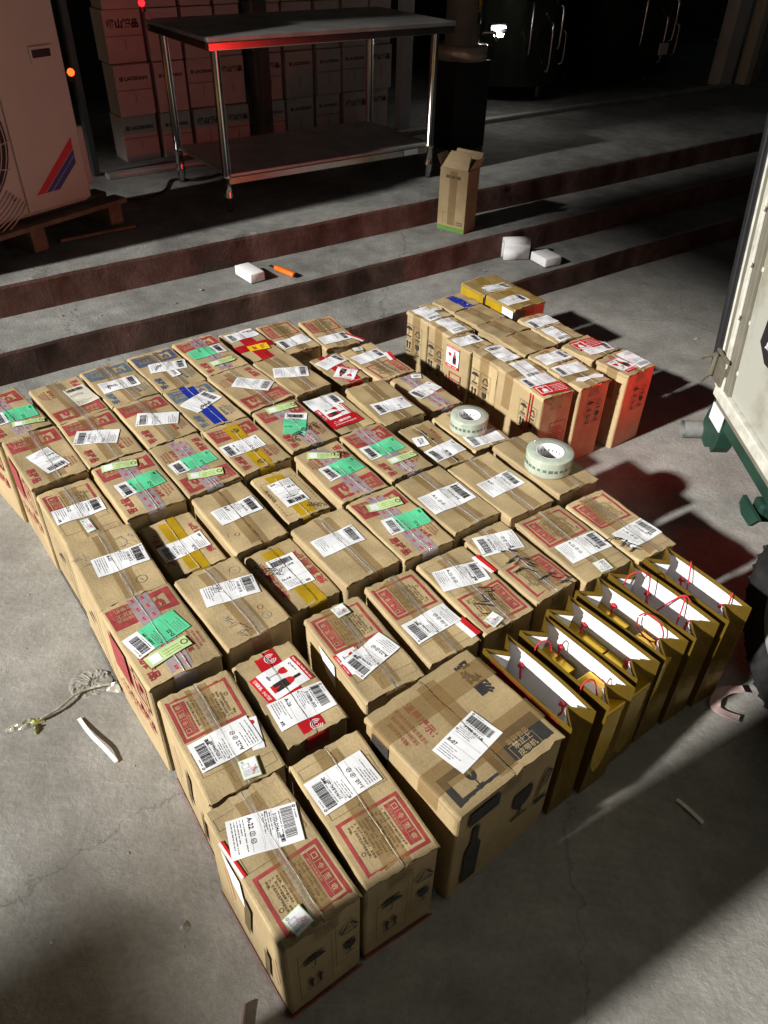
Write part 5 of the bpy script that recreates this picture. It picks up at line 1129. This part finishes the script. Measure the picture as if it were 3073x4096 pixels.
MB().box(-.05, .078, -.013, .013, .001, .020, .006).build('handle', MT['orange'], kn, True); MB().box(-.088, -.051, -.008, .008, .007, .0095).build('blade', MT['black'], kn); MB().box(.079, .086, -.010, .010, .003, .018, .002).build('end_cap', MT['black'], kn)
# ================================================================== things lying on the ground
film = flat('grubby_film', (.34, .32, .26), .22, var=.3, scale=60, alpha=.88, coat=.6, bump=.8, bscale=120)
tw = empty('twisted_film', (-.77, 1.17, 0)); tag(tw, 'twisted strand of used clear tape on the concrete at left', 'litter')
L0 = lambda P: [(p[0]+.77, p[1]-1.17, p[2]) for p in P]
pts = spline(L0([(-.825, 1.122, .010), (-.79, 1.155, .012), (-.765, 1.195, .012), (-.74, 1.215, .010), (-.70, 1.226, .016), (-.672, 1.232, .012)]), 8); rn = random.Random(5)
MB().tube(pts, [.0030+.0018*rn.random() for _ in pts], 7).build('twisted_strand', film, tw, True)
def crumple(name, x, y, a, lx, ly, hz, seed, mat, parent):
    rn = random.Random(seed); v = []; f = []; n, m = 9, 6
    for j in range(m+1):
        for i in range(n+1):
            u, w = i/n*2-1, j/m*2-1; e = max(0, 1-u*u)*max(0, 1-w*w)
            v.append((x+math.cos(a)*u*lx-math.sin(a)*w*ly*(.5+.5*(1-abs(u))), y+math.sin(a)*u*lx+math.cos(a)*w*ly*(.5+.5*(1-abs(u))), .002+hz*e*rn.uniform(.25, 1.1)))
    for j in range(m):
        for i in range(n): f.append([j*(n+1)+i, j*(n+1)+i+1, (j+1)*(n+1)+i+1, (j+1)*(n+1)+i])
    return mobj(name, v, f, mat, parent)
crumple('crumpled_end', -.860+.77, 1.110-1.17, .45, .045, .014, .018, 1, film, tw); crumple('leafy_scrap', -.84+.77, 1.118-1.17, .3, .024, .009, .014, 2, flat('yellow_film', (.34, .33, .12), .4, var=.2), tw); crumple('leafy_scrap', -.828+.77, 1.098-1.17, 1.9, .016, .006, .012, 3, flat('olive_film', (.26, .26, .10), .4, var=.2), tw)
crumple('crumpled_end', -.662+.77, 1.234-1.17, .2, .035, .022, .022, 4, film, tw)
def strip(name, pts, w, mat, lab, cat, zc=.006, tw_=0.0):
    P = spline(pts, 8); v = []; f = []
    for i, p in enumerate(P):
        t = (P[min(i+1, len(P)-1)]-P[max(i-1, 0)]).normalized(); nn = Vector((-t.y, t.x, 0))*w/2; up = Vector((0, 0, tw_*math.sin(i*.4)))
        for q in (p+nn+up, p-nn-up): v += [tuple(q), tuple(q+Vector((0, 0, .0012)))]
        if i: b = 4*i; a = b-4; f += [[a+1, a+3, b+3, b+1], [a, b, b+2, a+2], [a, a+1, b+1, b], [a+2, b+2, b+3, a+3]]
    f += [[0, 2, 3, 1], [len(v)-4, len(v)-3, len(v)-1, len(v)-2]]
    o = mobj(name, v, f, mat); return tag(o, lab, cat)
strip('plastic_strip', [(-.735, 1.131, .004), (-.69, 1.083, .010), (-.645, 1.045, .012), (-.608, 1.014, .005)], .0095, MT['foam'], 'white plastic strip lying on the ground left of the cartons', 'strip')
strip('plastic_strip', [(.690, .963, .003), (.712, .934, .006), (.733, .906, .004)], .010, MT['cream'], 'dim straight strip on the dark ground at lower right', 'strip')
strip('paper_curl', [(.945, 1.270, .020), (.90, 1.266, .020), (.868, 1.245, .016), (.860, 1.212, .012), (.905, 1.182, .012)], .026, flat('pink_paper', (.5, .36, .34), .6), 'curled strip of pale paper on the ground by the wheel', 'paper', tw_=.003)
cg = MB().tube([(-.228, .520, .008), (-.228, .480, .008)], .007, 10).build('pipe_stub', flat('grey_brown_stub', (.2, .15, .14), .6)); tag(cg, 'small grey stub at the bottom edge of the picture', 'litter')
# rough round patch in the concrete with a scored outline
pv = []; pf = []; rn = random.Random(8); NR, NA = 9, 44; ra, rb_ = .060, .050
for k in range(NR+1):
    for j in range(NA):
        t = 2*math.pi*j/NA; r = k/NR; wv_ = 1+.04*math.sin(3*t+1)
        pv.append((-.742+r*ra*wv_*math.cos(t), 1.243+r*rb_*wv_*math.sin(t), (.0012+abs(rn.gauss(0, .0024)) if 0 < k < NR else -.002)))
for k in range(NR):
    for j in range(NA): pf.append([k*NA+j, k*NA+(j+1) % NA, (k+1)*NA+(j+1) % NA, (k+1)*NA+j])
tag(mobj('rough_patch', pv, pf, MT['floor']), 'rough round cement patch in the ground left of the cartons', 'patch')
rn = random.Random(77); chips = [(-.06+.0, .0)]
cv = MB()
for (x, y, r) in [(-.372, .655, .012), (-.30, .70, .006), (-.62, .62, .005), (-.52, .80, .004), (-.95, 1.35, .004), (-1.02, 1.55, .004), (1.05, 2.0, .006), (1.2, 3.0, .012), (1.45, 3.35, .016), (.9, 3.35, .012), (.62, 3.32, .01), (.55, 3.26, .02), (1.1, 2.25, .004), (.72, 1.98, .012)]+[(rn.uniform(-1.5, -.35), rn.uniform(.5, 1.5), rn.uniform(.0015, .003)) for _ in range(30)]:
    if x > -.35 and y < 1.5 and x < .9: continue
    q = [(x+r*rn.uniform(.6, 1.3)*math.cos(t), y+r*rn.uniform(.6, 1.3)*math.sin(t), .0008) for t in np.linspace(0, 5.4, 6)]; cv.add(q+[(x, y, r*.7)], [[k, (k+1) % 6, 6] for k in range(6)])
for (s_, n_, z_, r_) in [(1.2, 3.02, .256, .012), (.62, 3.08, .256, .008), (.75, 3.0, .256, .006), (1.05, 2.95, .256, .007), (2.55, 3.06, .256, .012), (2.62, 2.78, .126, .01), (3.3, 2.75, .126, .009), (1.9, 2.8, .126, .008), (.5, 3.4, .386, .01), (.95, 3.35, .386, .006), (1.35, 3.28, .386, .007), (2.9, 3.4, .386, .012), (2.4, 3.3, .386, .008), (4.2, 2.72, .126, .012)]:
    p_ = sn(s_, n_); q = [(p_.x+r_*rn.uniform(.5, 1.4)*math.cos(t), p_.y+r_*rn.uniform(.4, 1.2)*math.sin(t), z_+.003) for t in np.linspace(0, 5.4, 6)]; cv.add(q+[(p_.x, p_.y, z_+r_*.5)], [[k, (k+1) % 6, 6] for k in range(6)])
tag(cv.build('grit', flat('grit', (.26, .25, .23), .9, var=.4, scale=80)), 'loose grit and crumbs on the concrete', 'grit', kind='stuff')
# ================================================================== truck
tk = empty('delivery_truck', (1.0, 1.2, 0)); tag(tk, 'cream box truck with green chassis parked at the right edge', 'truck')
crm, t_, b_ = newmat('cream_truck_paint'); tc_ = nd(t_, 'ShaderNodeTexCoord'); n1_ = nd(t_, 'ShaderNodeTexNoise', Scale=3.2, Detail=7.0, Roughness=.7); t_.links.new(tc_.outputs['Object'], n1_.inputs['Vector'])
rp_ = nd(t_, 'ShaderNodeValToRGB'); e_ = rp_.color_ramp.elements; e_[0].position = .35; e_[0].color = (.27, .255, .19, 1); e_[1].position = .52; e_[1].color = (.40, .40, .35, 1); t_.links.new(n1_.outputs['Fac'], rp_.inputs[0])
n2_ = nd(t_, 'ShaderNodeTexNoise', Scale=9, Detail=8.0, Roughness=.75, Distortion=1.5); t_.links.new(tc_.outputs['Object'], n2_.inputs['Vector']); r2_ = nd(t_, 'ShaderNodeValToRGB'); r2_.color_ramp.elements[0].position = .62; r2_.color_ramp.elements[0].color = (1, 1, 1, 1); r2_.color_ramp.elements[1].position = .70; r2_.color_ramp.elements[1].color = (.55, .42, .25, 1); t_.links.new(n2_.outputs['Fac'], r2_.inputs[0])
mx_ = nd(t_, 'ShaderNodeMix', data_type='RGBA', blend_type='MULTIPLY'); mx_.inputs[0].default_value = .8; t_.links.new(rp_.outputs[0], mx_.inputs[6]); t_.links.new(r2_.outputs[0], mx_.inputs[7]); t_.links.new(mx_.outputs[2], b_.inputs['Base Color']); b_.inputs['Roughness'].default_value = .45
grn = flat('green_chassis_paint', (.013, .045, .030), .5, var=.3, scale=9, bump=.2, bscale=60); grym = flat('grey_channel', (.17, .155, .12), .6, var=.15, scale=14); wht = flat('white_trim', (.55, .54, .47), .45, var=.2, scale=30)
SL = .21                                                   # the rear frame leans back by this much per metre of height
def tbx(name, x0, x1, y0, y1, z0, z1, mat, b=.003, shear=True):
    bq = MB().box(x0-1, x1-1, y0-1.2, y1-1.2, z0, z1, b)
    if shear: bq.v = [(p[0], p[1]+SL*(p[2]-.47), p[2]) for p in bq.v]
    return bq.build(name, mat, tk)
tbx('box_body', 1.004, 2.0, -1.2, 2.0, .475, 2.1, crm, .006)
tbx('side_panel', .998, 1.003, -1.19, 1.952, .49, 2.08, crm, .001)
tbx('corner_channel', .988, 1.003, 1.956, 2.050, .472, 2.09, grym, .002)
tbx('corner_trim', .980, .9875, 1.988, 2.012, .474, 2.09, wht, .002)
tbx('corner_trim', .986, 1.003, 2.051, 2.060, .472, 2.09, wht, .002)
tbx('rubber_seal', .984, 1.05, 2.062, 2.085, .478, 2.09, MT['black'], .004); tbx('rubber_seal', .982, 1.06, 2.088, 2.112, .480, 2.09, MT['black'], .004)
tbx('rear_door', 1.06, 1.98, 2.075, 2.105, .48, 2.08, crm, .004)
tbx('sill_rail', .982, 1.06, -1.2, 2.045, .448, .486, wht, .004, False); tbx('sill_channel', .992, 1.05, -1.2, 2.03, .425, .4475, grym, .003, False)
tbx('chassis_rail', 1.0, 1.06, -1.2, 2.00, .380, .4245, grn, .004, False); tbx('chassis_rail', 1.75, 1.81, -1.2, 2.00, .352, .4245, grn, .004, False)
for k in range(9):
    z = .56+k*.14
    for y in (1.945, 1.985): MB().box(-.026 if y > 1.95 else -.006, -.0205 if y > 1.95 else -.002, y-1.2-.006+SL*(z-.47), y-1.2+.006+SL*(z-.47), z-.006, z+.006, .002).build('rivet', wht, tk)
# rear bracket, reflector, bumper tube, latch
mobj('rear_bracket', [(x-1, y-1.2, z) for x in (.995, 1.045) for (y, z) in ((2.045, .43), (2.070, .345), (2.06, .290), (2.01, .278), (1.985, .300), (1.96, .292), (1.945, .32), (1.94, .37), (1.96, .43))], [list(range(9))[::-1], [9+k for k in range(9)]]+[[k, (k+1) % 9, 9+(k+1) % 9, 9+k] for k in range(9)], grn, tk)
tbx('reflector', .990, .9945, 1.945, 2.035, .372, .426, MT['white'], .001, False)
b = MB().tube([(-.06, 2.075-1.2, .300), (.9, 2.075-1.2, .300)], .028, 18, cap=False).tube([(-.0585, 2.075-1.2, .300), (.1, 2.075-1.2, .300)], .021, 18, cap=False); b.build('bumper_tube', flat('grey_tube', (.20, .20, .19), .5, var=.2), tk, True)
lm = flat('worn_latch_steel', (.24, .22, .17), .45, metal=.6, var=.2, scale=60)
la = MB().box(-.028, -.008, 2.0-1.2, 2.06-1.2, .492, .565, .003).tube([(-.035, 2.062-1.2, .575), (-.035, 2.062-1.2, .505)], .007, 8).tube([(-.035, 2.062-1.2, .57), (-.05, 2.10-1.2, .545), (-.05, 2.115-1.2, .53)], .006, 8).tube([(-.035, 2.065-1.2, .508), (-.045, 2.085-1.2, .47)], .006, 8).tube([(-.03, 1.99-1.2, .58), (-.03, 2.07-1.2, .582)], .005, 8)
la.build('door_latch', lm, tk)
tbx('mud_bracket', .985, 1.03, 1.58, 1.63, .325, .380, grn, .008, False); mobj('mud_bracket', [(x-1, y-1.2, z) for x in (.965, .975) for (y, z) in ((1.65, .365), (1.655, .335), (1.625, .318), (1.57, .322), (1.54, .365))], [[4, 3, 2, 1, 0], [5, 6, 7, 8, 9]]+[[k, (k+1) % 5, 5+(k+1) % 5, 5+k] for k in range(5)], grn, tk)
# dark plate with white lettering on the side
mobj('side_sign', [(.9955-1, y-1.2, z) for y, z in ((1.905, .69), (1.845, .655), (1.2, .66), (1.2, .78), (1.905, .765))]+[(.9977-1, y-1.2, z) for y, z in ((1.905, .69), (1.845, .655), (1.2, .66), (1.2, .78), (1.905, .765))], [[0, 1, 2, 3, 4], [9, 8, 7, 6, 5]]+[[k, 5+k, 5+(k+1) % 5, (k+1) % 5] for k in range(5)], MT['black'], tk)
sheet('sign_lettering', P2().text('总质量', 0, 0, w=.11, h=.026, bold=.04).text('限载', .09, 0, w=.05, h=.026, bold=.03), lambda u, z: (np.full_like(u, .9945-1), 1.815-1.2-u, .700+z), MT['white'], tk)
# wheel
def wheel(yc, xo):
    wq = empty('wheel_hub', (0, 0, 0)); wq.parent = tk
    M = Matrix.Translation((xo-1, yc-1.2, .243)) @ Matrix.Rotation(math.pi/2, 4, 'Y')
    def turn(b): b.v = [tuple(M @ Vector(p)) for p in b.v]; return b
    R = .236
    tyre = turn(MB().lathe([(R*.60, -.03), (R*.66, -.055), (R*.86, -.072), (R*.965, -.062), (R*.985, -.05), (R*.985, .05), (R*.965, .062), (R*.86, .072), (R*.66, .055), (R*.60, .03)], 60)).build('wheel', MT['rubber'], tk, True)
    bpy.data.objects.remove(wq)
    for s_ in (-1, 1):
        tr = MB()
        for k in range(40):
            a = 2*math.pi*k/40
            b = MB().box(-.012, .012, -.024, .024, -.010, .010, .002); Q = Matrix.Rotation(a+.05*s_, 4, 'Z') @ Matrix.Translation((R*.985, 0, s_*.038)) @ Matrix.Rotation(math.pi/2, 4, 'Y') @ Matrix.Rotation(s_*.5, 4, 'Z')
            tr.add([tuple(Q @ Vector((p[0]*1.6, p[1]*.55, p[2]))) for p in b.v], b.f)
        turn(tr).build('tread_lugs', MT['rubber'], tyre)
    turn(MB().lathe([(R*.60, -.05), (R*.57, -.045), (R*.50, -.02), (R*.42, -.012), (R*.30, -.03), (R*.16, -.035), (R*.14, -.055), (0, -.058)], 40)).build('rim', flat('rim_grey', (.14, .14, .135), .5, var=.2), tyre, True)
wheel(1.275, 1.045); wheel(-.75, 1.045)
# tail lamps on the hidden rear of the truck
tail = flat('tail_lamp_lens', (.5, .01, .01), .3, emit=((1, .03, .03), 10))
tbx('glow_shield', 1.655, 1.845, 2.07, 2.245, .364, .372, grn, .002, False)  # unseen plate added to keep the red glow off the ground
for xx in (1.12, 1.69): MB().box(xx-1, xx-1+.12, 2.078-1.2, 2.10-1.2, .375, .43, .004).build('tail_lamp', tail, tk)
_l = bpy.data.lights.new('tail_lamp_glow', 'SPOT'); _l.color = (1, .018, .014); _l.energy = 35; _l.shadow_soft_size = .02; _l.spot_size = RAD(92); _l.spot_blend = 1.0; _lo = bpy.data.objects.new('tail_lamp_glow', _l); COL.objects.link(_lo); _lo.location = (1.75, 2.15, .405); _lo.rotation_euler = Vector((-.95, .28, -.06)).to_track_quat('-Z', 'Y').to_euler()
# ================================================================== floodlight on its pole, outside the picture
fd = empty('floodlight_pole', (FLOOD.x-.35, FLOOD.y-.25, 0)); tag(fd, 'floodlight on a steel pole left of the picture', 'lamp')
MB().tube([(0, 0, 0), (0, 0, 13.2)], .09, 12).build('pole', MT['steelrough'], fd); MB().box(-.14, .14, -.05, .05, 13.1, 13.4, .01).build('lamp_head', MT['black'], fd)
# added concrete blocks, unseen, placed to shade the near corners of the yard
def pillar(name, x, y, r, h, a, lab):
    e = empty(name, (x, y, 0), RAD(a)); tag(e, lab, 'shade blocker')
    MB().box(-r, r, -r, r, 0, h, .02).build('shaft', MT['tread'], e); MB().box(-r-.01, r+.01, -r-.01, r+.01, h+.001, h+.04, .008).build('cap', MT['tread'], e)
pillar('shade_block', -.62, .052, .150, 1.6, 33, 'tall narrow concrete block added to shade ground beside the photographer, outside the picture')
_e = (AIM-FLOOD).normalized(); _n = Vector((-_e.y, _e.x, 0)).normalized(); _v = _n.cross(_e)*-1
_v = _v if _v.z > 0 else -_v
_c = AIM-_e*9+_n*.56+_v*1.36
bb = empty('shadeboard', (_c.x, _c.y, 0)); tag(bb, 'high billboard on a cranked post, added to shade the rear right ground, outside the picture', 'sign')  # unseen board added to darken the steps and ground at rear right
_q = [Vector((0, 0, _c.z))+_n*a*.50+_v*b*.55 for a, b in ((-1, -1), (1, -1), (1, 1), (-1, 1))]
mobj('board', [tuple(p+_e*k) for k in (-.02, .02) for p in _q], [[0, 1, 2, 3], [7, 6, 5, 4], [0, 4, 5, 1], [1, 5, 6, 2], [2, 6, 7, 3], [3, 7, 4, 0]], MT['wood'], bb)
_t = Vector((0, 0, _c.z+.3)); MB().tube([tuple(_t+_n*.5), tuple(_t+_n*6)], .05, 8).build('arm', MT['steelrough'], bb); MB().tube([tuple(Vector((_n.x*6, _n.y*6, 0))), tuple(_t+_n*6+Vector((0, 0, .1)))], .08, 10).build('post', MT['steelrough'], bb)
pillar('shade_block', -4.82, -2.46, .34, 3.12, 33, 'broad tall concrete block added far left to shade the near ground, outside the picture')  # added blocker for the soft shadow at lower left
